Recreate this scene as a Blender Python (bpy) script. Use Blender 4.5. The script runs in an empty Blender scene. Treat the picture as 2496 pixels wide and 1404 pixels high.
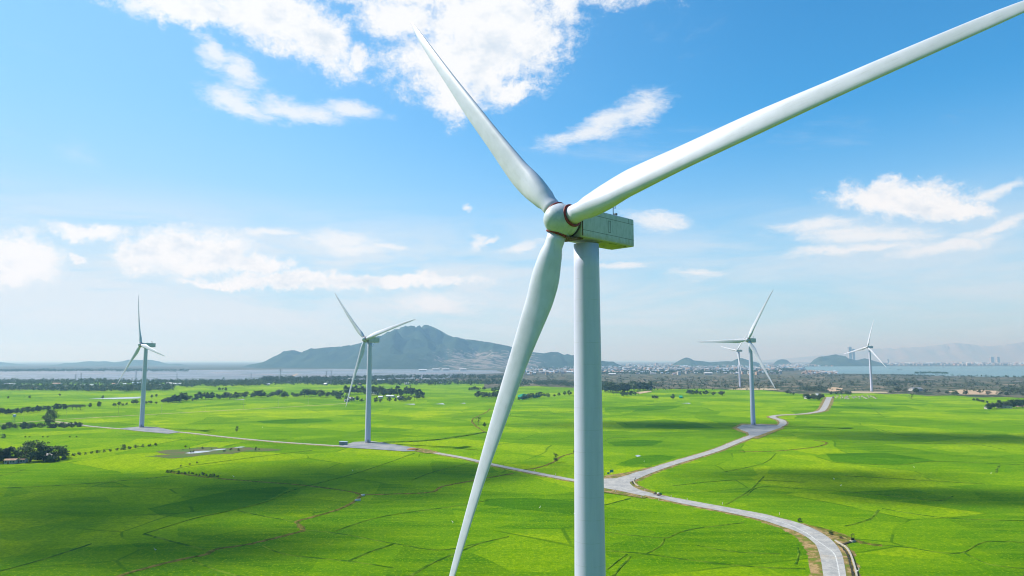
import bpy, bmesh, math, random
from mathutils import Vector, Matrix
R = math.radians
sc = bpy.context.scene
# ------------------------------------------------------------------ camera
F_PX, HC = 1664.0, 64.0
PITCH = math.atan((878 - 702) / F_PX)
cam_d = bpy.data.cameras.new('camera'); cam = bpy.data.objects.new('camera', cam_d)
sc.collection.objects.link(cam); sc.camera = cam
cam_d.sensor_width = 36.0; cam_d.lens = 36.0 * F_PX / 2496.0
cam_d.clip_start = 0.5; cam_d.clip_end = 200000
cam.location = (0, 0, HC); cam.rotation_euler = (R(90) + PITCH, 0, 0)

def ray(px, py):
    a = (px - 1248) / F_PX; b = (702 - py) / F_PX
    return Vector((a, math.cos(PITCH) - b * math.sin(PITCH), math.sin(PITCH) + b * math.cos(PITCH)))
def G(px, py, z=0.0):
    r = ray(px, py); t = (z - HC) / r.z
    return Vector((r.x * t, r.y * t, z))
def at(px, py, Y):
    r = ray(px, py); t = Y / r.y
    return Vector((0, 0, HC)) + r * t
# ------------------------------------------------------------------ light
SUN_AZ, SUN_EL = -70.0, 45.0          # azimuth from +Y (towards +X), elevation, degrees
EXPOSURE = 0.45
sun_d = bpy.data.lights.new('sun', 'SUN'); sun = bpy.data.objects.new('sun', sun_d)
sc.collection.objects.link(sun)
sun_d.energy = 5.0; sun_d.angle = R(0.5); sun_d.color = (1.0, 0.96, 0.9)
sdir = Vector((math.sin(R(SUN_AZ)) * math.cos(R(SUN_EL)), math.cos(R(SUN_AZ)) * math.cos(R(SUN_EL)), math.sin(R(SUN_EL))))
sun.rotation_euler = sdir.to_track_quat('Z', 'Y').to_euler()
sc.view_settings.view_transform = 'Standard'; sc.view_settings.look = 'None'
sc.view_settings.exposure = EXPOSURE; sc.view_settings.gamma = 1.0

# node helper
class NT:
    def __init__(s, tree): s.t = tree; s.n = tree.nodes; s.l = tree.links
    def new(s, typ, **kw):
        n = s.n.new(typ)
        for k, v in kw.items(): setattr(n, k, v)
        return n
    def put(s, sock, v):
        if isinstance(v, bpy.types.NodeSocket): s.l.new(v, sock)
        elif v is not None: sock.default_value = v
    def math(s, op, a, b=None, c=None, clamp=False):
        n = s.new('ShaderNodeMath', operation=op); n.use_clamp = clamp
        for i, v in enumerate((a, b, c)):
            if v is not None: s.put(n.inputs[i], v)
        return n.outputs[0]
    def noise(s, vec, scale, detail=4, rough=.55, dist=0.0, out=0):
        n = s.new('ShaderNodeTexNoise'); s.put(n.inputs['Vector'], vec)
        n.inputs['Scale'].default_value = scale; n.inputs['Detail'].default_value = detail
        n.inputs['Roughness'].default_value = rough; n.inputs['Distortion'].default_value = dist
        return n.outputs[out]
    def rng(s, v, a, b, c=0.0, d=1.0, smooth=True):
        n = s.new('ShaderNodeMapRange'); n.interpolation_type = 'SMOOTHSTEP' if smooth else 'LINEAR'
        s.put(n.inputs[0], v)
        for i, q in enumerate((a, b, c, d)): n.inputs[i + 1].default_value = q
        return n.outputs[0]
    def mix(s, f, a, b, typ='MIX'):
        n = s.new('ShaderNodeMix', data_type='RGBA', blend_type=typ)
        s.put(n.inputs[0], f)
        for i, v in ((6, a), (7, b)):
            if isinstance(v, tuple) and len(v) == 3: v = v + (1,)
            s.put(n.inputs[i], v)
        return n.outputs[2]
    def ramp(s, f, stops, interp='LINEAR'):
        n = s.new('ShaderNodeValToRGB'); s.put(n.inputs[0], f); cr = n.color_ramp; cr.interpolation = interp
        while len(cr.elements) < len(stops): cr.elements.new(0.5)
        for e, (p, c) in zip(cr.elements, stops): e.position = p; e.color = tuple(c) + (1,)
        return n.outputs[0]
    def mapping(s, vec, loc=(0, 0, 0), rot=(0, 0, 0), scale=(1, 1, 1), typ='POINT'):
        n = s.new('ShaderNodeMapping', vector_type=typ); s.put(n.inputs[0], vec)
        n.inputs[1].default_value = loc; n.inputs[2].default_value = rot; n.inputs[3].default_value = scale
        return n.outputs[0]

# ------------------------------------------------------------------ sky
world = bpy.data.worlds.new('World'); sc.world = world; world.use_nodes = True
w = NT(world.node_tree)
bg = w.n['Background']; SKY_STRENGTH = 0.10
bg.inputs[1].default_value = SKY_STRENGTH
sky = w.new('ShaderNodeTexSky', sky_type='NISHITA'); sky.sun_disc = False
sky.sun_elevation = R(SUN_EL); sky.sun_rotation = R(SUN_AZ)
sky.altitude = 0; sky.air_density = 1.0; sky.dust_density = 0.4; sky.ozone_density = 3.0
SKY_TINT = (0.30, 1.10, 1.42)
skyc = w.mix(1.0, sky.outputs[0], SKY_TINT, 'MULTIPLY')
tc = w.new('ShaderNodeTexCoord'); sx = w.new('ShaderNodeSeparateXYZ'); w.l.new(tc.outputs['Generated'], sx.inputs[0])
az = w.math('ARCTAN2', sx.outputs[0], sx.outputs[1])
el = w.math('ARCSINE', sx.outputs[2])
# a paler sky towards the sun side and the horizon
dsun = w.math('ABSOLUTE', w.math('ADD', az, 1.08))
pale = w.math('MULTIPLY', w.rng(dsun, 1.55, 0.35), w.rng(el, 0.60, 0.0, 0.62, 1.0))
skyc = w.mix(w.math('MULTIPLY', pale, 0.80), skyc, (3.1, 5.1, 7.3))
# away from the sun the sky is a deep clear blue
away = w.rng(w.math('ABSOLUTE', w.math('ADD', az, .30)), 1.05, 2.0)
skyc = w.mix(w.math('MULTIPLY', away, .75), skyc, (.22, 1.35, 3.2))
skyc = w.mix(w.math('MULTIPLY', w.rng(el, 0.36, 0.0, 0.0, 0.80), w.rng(away, 0, 1, 1, .35)), skyc, (4.4, 5.6, 6.5))
skyc = w.mix(w.rng(el, .52, 1.2, 0, .45), skyc, (.15, .8, 2.2))
cx = w.new('ShaderNodeCombineXYZ'); w.l.new(az, cx.inputs[0]); w.l.new(el, cx.inputs[1])
P = cx.outputs[0]
def warp(vec, scale, amt, stretch=1.0, det=5):
    v = w.mapping(vec, scale=(1 / stretch, 1, 1)) if stretch != 1 else vec
    n = w.noise(v, scale, det, .6, out=1)
    a = w.new('ShaderNodeVectorMath', operation='SUBTRACT'); w.l.new(n, a.inputs[0]); a.inputs[1].default_value = (.5, .5, .5)
    b = w.new('ShaderNodeVectorMath', operation='MULTIPLY'); w.l.new(a.outputs[0], b.inputs[0]); b.inputs[1].default_value = (amt * stretch, amt, 0)
    c = w.new('ShaderNodeVectorMath', operation='ADD'); w.l.new(vec, c.inputs[0]); w.l.new(b.outputs[0], c.inputs[1])
    return c.outputs[0]
def ae(px, py):
    r = ray(px, py).normalized(); return math.atan2(r.x, r.y), math.asin(r.z)
def blobs(vec, lst):
    cur = None
    for b in lst:
        px, py, rx, ry = b[:4]; rot = b[4] if len(b) > 4 else 0
        a, e = ae(px, py)
        k = 1.0 / F_PX * math.cos(a) * math.cos(e)
        m = w.mapping(vec, loc=(a, e, 0), rot=(0, 0, R(-rot)), scale=(rx * k, ry * k, 1), typ='TEXTURE')
        ln = w.new('ShaderNodeVectorMath', operation='LENGTH'); w.l.new(m, ln.inputs[0])
        if cur is None: cur = ln.outputs['Value']
        else:
            n = w.new('ShaderNodeMath', operation='SMOOTH_MIN'); w.l.new(cur, n.inputs[0]); w.l.new(ln.outputs['Value'], n.inputs[1]); n.inputs[2].default_value = .22
            cur = n.outputs[0]
    return cur
PUFF = [(1190, 60, 205, 130), (1130, 150, 190, 90), (1100, 215, 75, 62, 60), (1290, 110, 90, 70), (1250, 215, 62, 24, -10),
        (980, 40, 110, 55), (880, 130, 30, 34, 60), (1370, 10, 45, 55),
        (470, 15, 190, 40), (660, 40, 210, 76, 12), (780, 90, 110, 60, 35), (1000, -40, 700, 60),
        (55, 625, 78, 50), (110, 640, 40, 40), (20, 650, 70, 40), (216, 568, 66, 17), (192, 626, 24, 12), (335, 622, 40, 34),
        (395, 604, 88, 44), (450, 584, 74, 40), (525, 604, 88, 42), (470, 634, 140, 30), (2180, 478, 125, 42), (2260, 495, 95, 32), (2335, 512, 75, 24), (625, 645, 70, 18), (740, 682, 190, 18), (560, 688, 110, 14), (960, 684, 190, 14)]
WISP = [(512, 125, 62, 26, 32), (588, 168, 66, 30, 20), (560, 225, 80, 34), (600, 250, 90, 26, 14), (730, 258, 130, 26, 6), (860, 266, 80, 20, 3),
        (1560, 262, 90, 34, -18), (1455, 305, 150, 26, -18), (820, 590, 90, 26), (850, 615, 80, 18), (930, 607, 56, 12), (660, 570, 60, 12, -10),
        (2000, 550, 90, 20), (2110, 575, 160, 26, 6), (2090, 610, 170, 14), (2320, 605, 130, 16, -6),
        (2440, 560, 90, 18, -12), (1595, 537, 84, 28, 8), (1505, 644, 52, 12), (1275, 602, 48, 12, -8), (1160, 590, 26, 24, 50), (1190, 585, 30, 10, -30),
        (1690, 672, 62, 12), (1060, 740, 90, 26), (1140, 512, 18, 6), (2440, 470, 60, 14, -20)]
w1 = warp(warp(warp(P, 8, .045), 24, .030), 80, .016)
d1 = blobs(w1, PUFF)
n1 = w.noise(w.mapping(P, scale=(1, 1.3, 1)), 30, 14, .78, .1)
m1 = w.rng(w.math('ADD', d1, w.math('MULTIPLY', w.math('SUBTRACT', n1, .5), 2.6)), 1.46, .52)
w2 = warp(warp(P, 9, .045, 1.7), 42, .024, 2.4)
d2 = blobs(w2, WISP)
n2 = w.noise(w.mapping(P, rot=(0, 0, R(-8)), scale=(.55, 1.4, 1)), 44, 14, .80, .3)
m2 = w.math('MULTIPLY', w.rng(w.math('ADD', d2, w.math('MULTIPLY', w.math('SUBTRACT', n2, .5), 2.4)), 1.40, .15), .90)
# thin veil low over the horizon
n3 = w.noise(w.mapping(P, rot=(0, 0, R(5)), scale=(.28, 1.5, 1)), 11, 10, .64, .5)
band = w.math('MULTIPLY', w.rng(el, .0, .07), w.rng(el, .25, .12))
m3 = w.math('MULTIPLY', w.math('MULTIPLY', w.rng(n3, .33, .62), w.math('MULTIPLY', band, w.rng(az, .5, -.5, .75, 1.25)), clamp=True), .80)
# faint high streaks elsewhere
n4 = w.noise(w.mapping(P, rot=(0, 0, R(-14)), scale=(.35, 1.6, 1)), 7, 12, .70, .8)
m4 = w.math('MULTIPLY', w.rng(n4, .56, .82), w.rng(el, .12, .3, .25, .34))
shade = w.rng(w.noise(w.mapping(P, loc=(3, .4, 0), scale=(1, 1.6, 1)), 15, 10, .66), .46, .70, 0, 1)
cloud_c = w.mix(w.math('MULTIPLY', shade, w.rng(d1, 1.0, .3, .15, .9)), (7.2, 7.35, 7.5), (4.9, 5.7, 6.6))
front = w.rng(away, 0, 1, 1, 0)
c = w.mix(w.math('MULTIPLY', m4, front), skyc, (6.2, 6.7, 7.1))
c = w.mix(w.math('MULTIPLY', m3, front), c, (5.7, 6.3, 6.9))
c = w.mix(m2, c, (6.7, 7.0, 7.3))
c = w.mix(m1, c, cloud_c)
# below the horizon the world is only a soft ground tone
c = w.mix(w.rng(el, -.01, -.06), c, (.9, 1.5, .9))
w.l.new(c, bg.inputs[0])

# ------------------------------------------------------------------ mesh helpers
COL = sc.collection
def link(o, parent=None):
    COL.objects.link(o)
    if parent is not None: o.parent = parent
    return o
def empty(name, loc=(0, 0, 0), rz=0.0):
    o = bpy.data.objects.new(name, None); COL.objects.link(o); o.location = loc; o.rotation_euler = (0, 0, rz)
    o.empty_display_size = .5
    return o
def tag(o, label=None, cat=None, group=None, kind=None):
    if label: o['label'] = label
    if cat: o['category'] = cat
    if group: o['group'] = group
    if kind: o['kind'] = kind
    return o
class MB:
    def __init__(s): s.v = []; s.f = []; s.m = []
    def add(s, vs, fs, mi=0, M=None):
        b = len(s.v)
        s.v += [tuple(M @ Vector(p)) if M is not None else tuple(p) for p in vs]
        s.f += [tuple(b + i for i in f) for f in fs]; s.m += [mi] * len(fs)
    def box(s, c, d, M=None, mi=0, bev=0):
        x, y, z = [q / 2 for q in d]
        if bev:
            bm = bmesh.new(); bmesh.ops.create_cube(bm, size=1, matrix=Matrix.Diagonal((d[0], d[1], d[2], 1)))
            bmesh.ops.bevel(bm, geom=bm.edges[:], offset=bev, segments=3, affect='EDGES', profile=.6)
            bm.verts.ensure_lookup_table()
            vs = [v.co + Vector(c) for v in bm.verts]; fs = [[v.index for v in f.verts] for f in bm.faces]; bm.free()
            s.add(vs, fs, mi, M); return
        vs = [(c[0] + a * x, c[1] + b * y, c[2] + e * z) for a in (-1, 1) for b in (-1, 1) for e in (-1, 1)]
        s.add(vs, [(0, 1, 3, 2), (4, 6, 7, 5), (0, 4, 5, 1), (2, 3, 7, 6), (0, 2, 6, 4), (1, 5, 7, 3)], mi, M)
    def tube(s, a, b, r0, r1=None, n=10, mi=0, cap=True, M=None):
        a = Vector(a); b = Vector(b); r1 = r0 if r1 is None else r1
        q = (b - a).normalized().to_track_quat('Z', 'Y')
        vs = []
        for p, r in ((a, r0), (b, r1)):
            for i in range(n):
                t = 2 * math.pi * i / n; vs.append(p + q @ Vector((r * math.cos(t), r * math.sin(t), 0)))
        fs = [(i, (i + 1) % n, n + (i + 1) % n, n + i) for i in range(n)]
        if cap: fs += [tuple(range(n - 1, -1, -1)), tuple(range(n, 2 * n))]
        s.add(vs, fs, mi, M)
    def rings(s, rs, mi=0, M=None, cap=True):
        n = len(rs[0]); vs = [p for r in rs for p in r]; fs = []
        for k in range(len(rs) - 1):
            for i in range(n):
                j = (i + 1) % n; fs.append((k * n + i, k * n + j, (k + 1) * n + j, (k + 1) * n + i))
        if cap: fs += [tuple(range(n - 1, -1, -1)), tuple(range((len(rs) - 1) * n, len(rs) * n))]
        s.add(vs, fs, mi, M)
    def mesh(s, name, mats, smooth=False):
        me = bpy.data.meshes.new(name); me.from_pydata(s.v, [], s.f)
        for m in (mats if isinstance(mats, (list, tuple)) else [mats]): me.materials.append(m)
        me.polygons.foreach_set('material_index', s.m)
        if smooth: me.polygons.foreach_set('use_smooth', [True] * len(s.f))
        me.update(); return me
    def build(s, name, mats, parent=None, smooth=False, fixn=False):
        me = s.mesh(name, mats, smooth)
        if fixn:
            bm = bmesh.new(); bm.from_mesh(me); bmesh.ops.recalc_face_normals(bm, faces=bm.faces); bm.to_mesh(me); bm.free()
        return link(bpy.data.objects.new(name, me), parent)

# ------------------------------------------------------------------ materials
def material(name, build, rough=.6, spec=.2, metal=0.0):
    m = bpy.data.materials.new(name); m.use_nodes = True; t = NT(m.node_tree)
    b = t.n['Principled BSDF']; b.inputs['Roughness'].default_value = rough
    b.inputs['Specular IOR Level'].default_value = spec; b.inputs['Metallic'].default_value = metal
    r = build(t, b)
    if r is not None: t.put(b.inputs['Base Color'], r if not isinstance(r, tuple) else r + (1,))
    return m
def pos(t): return t.new('ShaderNodeNewGeometry').outputs['Position']
def objc(t): return t.new('ShaderNodeTexCoord').outputs['Object']
def bump(t, b, h, strength=.3, dist=.1):
    n = t.new('ShaderNodeBump'); n.inputs['Strength'].default_value = strength; n.inputs['Distance'].default_value = dist
    t.l.new(h, n.inputs['Height']); t.l.new(n.outputs[0], b.inputs['Normal'])
def mottled(name, c1, c2, scale=1.0, rough=.8, spec=.2, metal=0.0, det=5, lo=.35, hi=.65, bmp=0, world=False):
    def f(t, b):
        v = pos(t) if world else objc(t)
        n = t.noise(v, scale, det, .6)
        if bmp: bump(t, b, n, bmp, .1)
        return t.mix(t.rng(n, lo, hi), c1, c2)
    return material(name, f, rough, spec, metal)

def f_ground(t, b, tone=None):
    p = pos(t); s = t.new('ShaderNodeSeparateXYZ'); t.l.new(p, s.inputs[0])
    n = t.noise(p, .0045, 3, .5, out=1)
    a = t.new('ShaderNodeVectorMath', operation='MULTIPLY_ADD'); t.l.new(n, a.inputs[0]); a.inputs[1].default_value = (60, 60, 0); t.l.new(p, a.inputs[2])
    q = t.mapping(a.outputs[0], rot=(0, 0, R(14)), scale=(.0098, .0125, 0))
    vo = t.new('ShaderNodeTexVoronoi', feature='F1'); t.l.new(q, vo.inputs['Vector']); vo.inputs['Scale'].default_value = 1; vo.inputs['Randomness'].default_value = .85
    sc_ = t.new('ShaderNodeSeparateColor'); t.l.new(vo.outputs['Color'], sc_.inputs[0])
    ve = t.new('ShaderNodeTexVoronoi', feature='DISTANCE_TO_EDGE'); t.l.new(q, ve.inputs['Vector']); ve.inputs['Scale'].default_value = 1; ve.inputs['Randomness'].default_value = .85
    # two sizes of plots
    q2 = t.mapping(a.outputs[0], rot=(0, 0, R(-9)), scale=(.021, .030, 0))
    vo2 = t.new('ShaderNodeTexVoronoi', feature='F1'); t.l.new(q2, vo2.inputs['Vector']); vo2.inputs['Scale'].default_value = 1
    sc2 = t.new('ShaderNodeSeparateColor'); t.l.new(vo2.outputs['Color'], sc2.inputs[0])
    val = t.math('ADD', t.math('MULTIPLY', sc_.outputs[0], .66), t.math('MULTIPLY', sc2.outputs[0], .50)); val = t.math('SUBTRACT', val, .08)
    val = t.math('ADD', val, t.math('MULTIPLY', t.math('SUBTRACT', t.noise(p, .0075, 4, .6), .5), 1.5))
    col = t.ramp(val, [(.14, (.040, .150, .0010)), (.33, (.085, .225, .0010)), (.52, (.150, .300, .0012)), (.68, (.215, .360, .0012)), (.88, (.310, .430, .0015))])
    st = t.noise(t.mapping(p, rot=(0, 0, R(14)), scale=(.25, 1.5, 0)), .12, 5, .65)
    col = t.mix(t.rng(st, .34, .72, 0, .55), col, (.270, .400, .002))
    st2 = t.noise(t.mapping(p, rot=(0, 0, R(-6)), scale=(1, .35, 0)), .055, 6, .7)
    col = t.mix(t.rng(st2, .50, .70, 0, .55), col, (.075, .225, .001))
    med = t.noise(p, .16, 7, .75)
    col = t.mix(t.rng(med, .42, .66, 0, .45), col, (.090, .235, .001))
    fine = t.noise(p, .55, 7, .85)
    col = t.mix(t.rng(fine, .42, .58, 0, .60), col, (.070, .190, .001))
    fine2 = t.noise(p, .85, 5, .85)
    col = t.mix(t.rng(fine2, .52, .64, 0, .55), col, (.38, .52, .004))
    # plot edges: narrow bunds
    w_ = t.noise(p, .03, 2, .5)
    edge = t.math('MULTIPLY', t.rng(ve.outputs[0], .0075, .0020), t.rng(w_, .42, .56, 0, .65))
    col = t.mix(edge, col, (.040, .125, .002))
    if tone: col = t.mix(1.0, col, tone, 'MULTIPLY')
    # far plain: dry scrub
    dist = t.math('ADD', s.outputs[1], t.math('MULTIPLY', t.math('SUBTRACT', t.noise(p, .003, 4, .6), .5), 500))
    far = t.rng(dist, 1900, 2300)
    scr = t.ramp(t.noise(t.mapping(p, scale=(.5, 1, 1)), .010, 8, .7), [(.35, (.028, .050, .018)), (.48, (.070, .075, .040)), (.56, (.120, .105, .080)), (.70, (.060, .075, .035))])
    col = t.mix(far, col, scr)
    bump(t, b, fine, .8, 1.0)
    return col
M_ground = material('rice_field_green', f_ground, .95, .0)

def f_scrub(t, b):
    p = pos(t)
    n = t.noise(t.mapping(p, scale=(1.5, 1, 1)), .0075, 10, .74, .5)
    col = t.ramp(n, [(.34, (.026, .050, .016)), (.42, (.060, .062, .030)), (.475, (.19, .155, .115)), (.51, (.040, .070, .020)), (.56, (.25, .20, .15)), (.585, (.075, .072, .045)), (.63, (.40, .30, .20)), (.68, (.055, .070, .030))])
    n2 = t.noise(t.mapping(p, scale=(1.6, 1, 1)), .014, 8, .75)
    col = t.mix(t.rng(n2, .49, .53, 0, .85), col, (.020, .045, .012))
    n3 = t.noise(t.mapping(p, scale=(.7, 1, 1)), .006, 6, .6)
    return t.mix(t.rng(n3, .62, .66, 0, .8), col, (.20, .205, .23))
M_scrub = material('dry_scrub', f_scrub, .95, .05)
def f_salt(t, b):
    p = pos(t)
    n = t.noise(t.mapping(p, rot=(0, 0, R(4)), scale=(.45, 1, 1)), .0019, 9, .72, .3)
    col = t.ramp(n, [(.34, (.050, .075, .09)), (.41, (.12, .17, .23)), (.455, (.20, .245, .30)), (.49, (.070, .10, .11)), (.53, (.16, .20, .26)), (.57, (.22, .19, .185)), (.61, (.09, .10, .10)), (.68, (.30, .32, .35))])
    n2 = t.noise(t.mapping(p, scale=(1.4, 1, 1)), .004, 8, .75)
    return t.mix(t.rng(n2, .53, .59, 0, .8), col, (.060, .090, .070))
M_salt = material('salt_pan', f_salt, .6, .3)
def f_water(t, b):
    p = pos(t); n = t.noise(p, .05, 4, .6); bump(t, b, n, .15, .3)
    return t.mix(t.rng(t.noise(t.mapping(p, scale=(.2, 1, 1)), .004, 5, .6), .4, .6), (.10, .20, .21), (.15, .24, .24))
M_water = material('lagoon_water', f_water, .42, .35)
M_pond = mottled('pond_water', (.30, .36, .40), (.45, .48, .50), .08, .25, .5, world=True)
def f_road(t, b):
    p = pos(t); n = t.noise(p, .22, 8, .8); n2 = t.noise(p, 1.4, 6, .8)
    col = t.mix(t.rng(n, .40, .60), (.29, .29, .275), (.42, .405, .37))
    col = t.mix(t.rng(t.noise(p, .09, 4, .6), .55, .72, 0, .65), col, (.42, .35, .26))
    bump(t, b, n2, .2, .05)
    return t.mix(t.rng(n2, .45, .70, 0, .5), col, (.20, .20, .195))
M_road = material('worn_concrete_road', f_road, .85, .2)
M_pad = mottled('grey_gravel_pad', (.20, .22, .235), (.31, .31, .30), .10, .95, .05, world=True)
def f_verge(t, b):
    p = pos(t); n = t.noise(p, .22, 6, .72)
    col = t.ramp(n, [(.32, (.24, .15, .055)), (.42, (.36, .25, .12)), (.50, (.19, .15, .040)), (.58, (.11, .15, .018)), (.68, (.13, .24, .004))])
    col = t.mix(t.rng(t.noise(p, 1.5, 5, .7), .50, .68, 0, .6), col, (.12, .085, .03))
    bump(t, b, n, .5, .3)
    return col
M_verge = material('dusty_verge', f_verge, .95, .05)
M_track = mottled('pale_dirt_track', (.46, .40, .26), (.33, .27, .15), .3, .95, .05, world=True)
M_bund = mottled('grassy_bund', (.036, .110, .004), (.13, .22, .010), .16, .95, 0, world=True, lo=.40, hi=.60)
M_path = mottled('brown_bund_path', (.19, .15, .035), (.07, .10, .010), .35, .95, 0, world=True, lo=.42, hi=.58)
M_dark = material('deep_green_rice', lambda t, b: f_ground(t, b, (.52, .70, .8)), .95, 0)
M_light = material('lime_green_rice', lambda t, b: f_ground(t, b, (1.22, 1.10, 1.0)), .95, 0)
M_marsh = mottled('muddy_marsh', (.12, .095, .045), (.060, .14, .010), .10, .9, .1, world=True)
M_concrete = mottled('pale_concrete', (.46, .42, .34), (.33, .30, .24), 1.2, .85, .2, bmp=.2)
M_line = mottled('faded_white_line', (.62, .62, .58), (.45, .45, .43), .8, .8, .2, world=True)

def f_white(t, b):
    p = objc(t); n = t.noise(p, .35, 5, .6)
    col = t.mix(t.rng(n, .35, .7), (.62, .63, .72), (.54, .56, .63))
    n2 = t.noise(t.mapping(p, scale=(1, 1, .12)), 3.2, 5, .7)
    col = t.mix(t.rng(n2, .50, .78, 0, .40), col, (.36, .39, .38))
    n3 = t.noise(t.mapping(p, scale=(3, 3, .5)), 1.1, 6, .8)
    return t.mix(t.rng(n3, .64, .74, 0, .35), col, (.28, .29, .26))
M_white = material('weathered_white_gelcoat', f_white, .38, .4)
def f_tower(t, b):
    p = objc(t); s = t.new('ShaderNodeSeparateXYZ'); t.l.new(p, s.inputs[0])
    fr = t.math('FRACT', t.math('DIVIDE', s.outputs[2], 2.82))
    seam = t.math('MULTIPLY', t.rng(t.math('ABSOLUTE', t.math('SUBTRACT', fr, .5)), .018, .006), t.rng(t.noise(p, .9, 2, .5), .38, .55))
    col = t.mix(t.rng(t.noise(t.mapping(p, scale=(1, 1, .1)), .9, 5, .65), .35, .75), (.57, .58, .73), (.50, .52, .66))
    return t.mix(t.math('MULTIPLY', seam, .32), col, (.33, .37, .38))
M_tower = material('white_tower_paint', f_tower, .42, .35)
def f_nac(t, b):
    p = objc(t); n = t.noise(t.mapping(p, scale=(.6, 1, .35)), 1.6, 7, .7)
    col = t.mix(t.rng(n, .40, .70), (.52, .56, .61), (.38, .44, .46))
    s = t.new('ShaderNodeSeparateXYZ'); t.l.new(p, s.inputs[0])
    low = t.math('MULTIPLY', t.rng(t.math('ADD', s.outputs[2], t.math('MULTIPLY', t.math('SUBTRACT', t.noise(p, 1.3, 5, .7), .5), 2.2)), -1.2, -2.2), .5)
    col = t.mix(low, col, (.36, .33, .12))  # yellow-green bounce from the fields painted in towards the underside
    return col
M_nac = material('grimy_bounce_tinted_nacelle', f_nac, .5, .3)
M_belly = mottled('bounce_green_oily_belly', (.38, .40, .10), (.10, .10, .05), .55, .6, .3, lo=.48, hi=.66)  # yellow-green field bounce painted as base colour, with dark oil streaks
M_red = mottled('dark_red_seal', (.30, .030, .012), (.14, .016, .008), 2.0, .5, .3)
M_black = mottled('black_grease', (.020, .018, .016), (.045, .032, .025), 2.0, .5, .4)
M_rust = mottled('rust_stain', (.16, .10, .035), (.06, .035, .015), 2.5, .7, .2)
M_panelline = mottled('dark_panel_joint', (.10, .12, .115), (.16, .18, .17), 1.0, .6, .2)
M_steel = mottled('galvanised_steel', (.30, .32, .34), (.20, .22, .24), 1.0, .5, .4, metal=.4)

# ------------------------------------------------------------------ wind turbines
PSI0, TILT, CONE, PH0 = 44.926, 4.215, 5.026, 11.286
R0, B0, TW, PB = 54.53, -5.12, 24.09, -3.52
CH = [2.50, 2.34, 4.07, 3.94, 3.03, 2.63, 1.94, 1.54, 1.16, .30]
RN = [.035, .07, .12, .2, .35, .5, .65, .8, .92, 1.0]
def interp(x, xs, ys):
    if x <= xs[0]: return ys[0]
    for i in range(1, len(xs)):
        if x <= xs[i]:
            t = (x - xs[i - 1]) / (xs[i] - xs[i - 1]); return ys[i - 1] + t * (ys[i] - ys[i - 1])
    return ys[-1]
def smooth_interp(x, xs, ys, h=.018):
    if x < .08 or x > .955: h = .006
    return sum(interp(min(max(x + k * h, xs[0]), xs[-1]), xs, ys) for k in (-2, -1, 0, 1, 2)) / 5
# rotor frame (local to the turbine): tail axis t=+Y tilted, e=+X, u = up.  Blade is built along its own +Z, upwind = -Y, leading edge = +X
def blade_mesh():
    m = MB(); rs = []
    RR = [.035 + (.30 - .035) * i / 17 for i in range(18)] + [.30 + .65 * i / 24 for i in range(1, 25)] + [.962, .972, .981, .988, .994, .998, 1.0]
    cone = R(CONE); N = 28
    for q in RR:
        c = smooth_interp(q, RN, CH); tcr = smooth_interp(q, [.035, .07, .12, .2, .35, .5, .7, 1], [1, .97, .72, .54, .44, .40, .36, .28])
        if q > .96: c *= math.sqrt(max(.02, 1 - ((q - .96) / .0405) ** 2)) * .6 + .4 * (1 - (q - .96) / .04) + .02
        off = interp(q, [.035, .07, .2, 1], [0, .02, .2, .2]) * c
        bt = R(B0) + R(TW) * (1 - min(max(q, .15), 1)) ** 2 * 1.3
        r = q * R0
        P = Vector((0, -math.sin(cone) * r - PB * q * q, math.cos(cone) * r))
        cd = Vector((math.cos(bt), -math.sin(bt), 0)); td = Vector((-math.sin(bt), -math.cos(bt), 0))
        ctr = P - cd * off; ring = []
        k = min(1, max(0, (q - .05) / .12)); k = k * k * (3 - 2 * k)      # 0 = round root, 1 = aerofoil
        for i in range(N):
            a = 2 * math.pi * i / N; x = math.cos(a); y = math.sin(a)
            xa = (x + 1) / 2                                               # 1 = leading edge
            u_ = 1 - xa
            ya = (2.6 * (1.2 * math.sqrt(max(u_, 0)) * .5 - .46 * u_ - .14 * u_ * u_)) / .62
            ya = max(.02 if 0 < i < N else 0, ya)
            top = 1.0 if y >= 0 else -1.0
            yf = ya * top * (1.0 if top < 0 else .86) * 1.0
            if abs(y) < 1e-6: yf = 0
            k2 = k * .36; yb = y * (1 - k2) + yf * k2
            camber = k * .10 * math.sin(math.pi * u_) * (-1)
            ring.append(ctr + cd * (c / 2 * x) + td * (c * tcr / 2 * yb + camber * c * .35))
        rs.append(ring)
    m.rings(rs)
    return m.mesh('blade', [M_white], True)
BLADE = blade_mesh()
def seal_mesh():
    m = MB(); cone = R(CONE); ax = Vector((0, -math.sin(cone), math.cos(cone))); q = ax.to_track_quat('Z', 'Y'); rs = []
    for z, r in ((1.72, 1.28), (1.72, 1.50), (1.80, 1.54), (1.92, 1.54), (1.99, 1.48), (1.99, 1.262)):
        rs.append([q @ Vector((r * math.cos(a), r * math.sin(a), z)) for a in [2 * math.pi * i / 40 for i in range(40)]])
    m.rings(rs, cap=False)
    return m.mesh('root_seal', [M_red], True)
SEAL = seal_mesh()
def dots_mesh():
    m = MB(); cone = R(CONE)
    for q, dx in ((.145, -.9),):
        r = q * R0; p = Vector((dx, -math.sin(cone) * r - PB * q * q - .62, math.cos(cone) * r))
        m.tube(p, p + Vector((0, .5, 0)), .045, n=8)
    return m.mesh('drain_plug', [M_black])
DOTS = dots_mesh()
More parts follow.
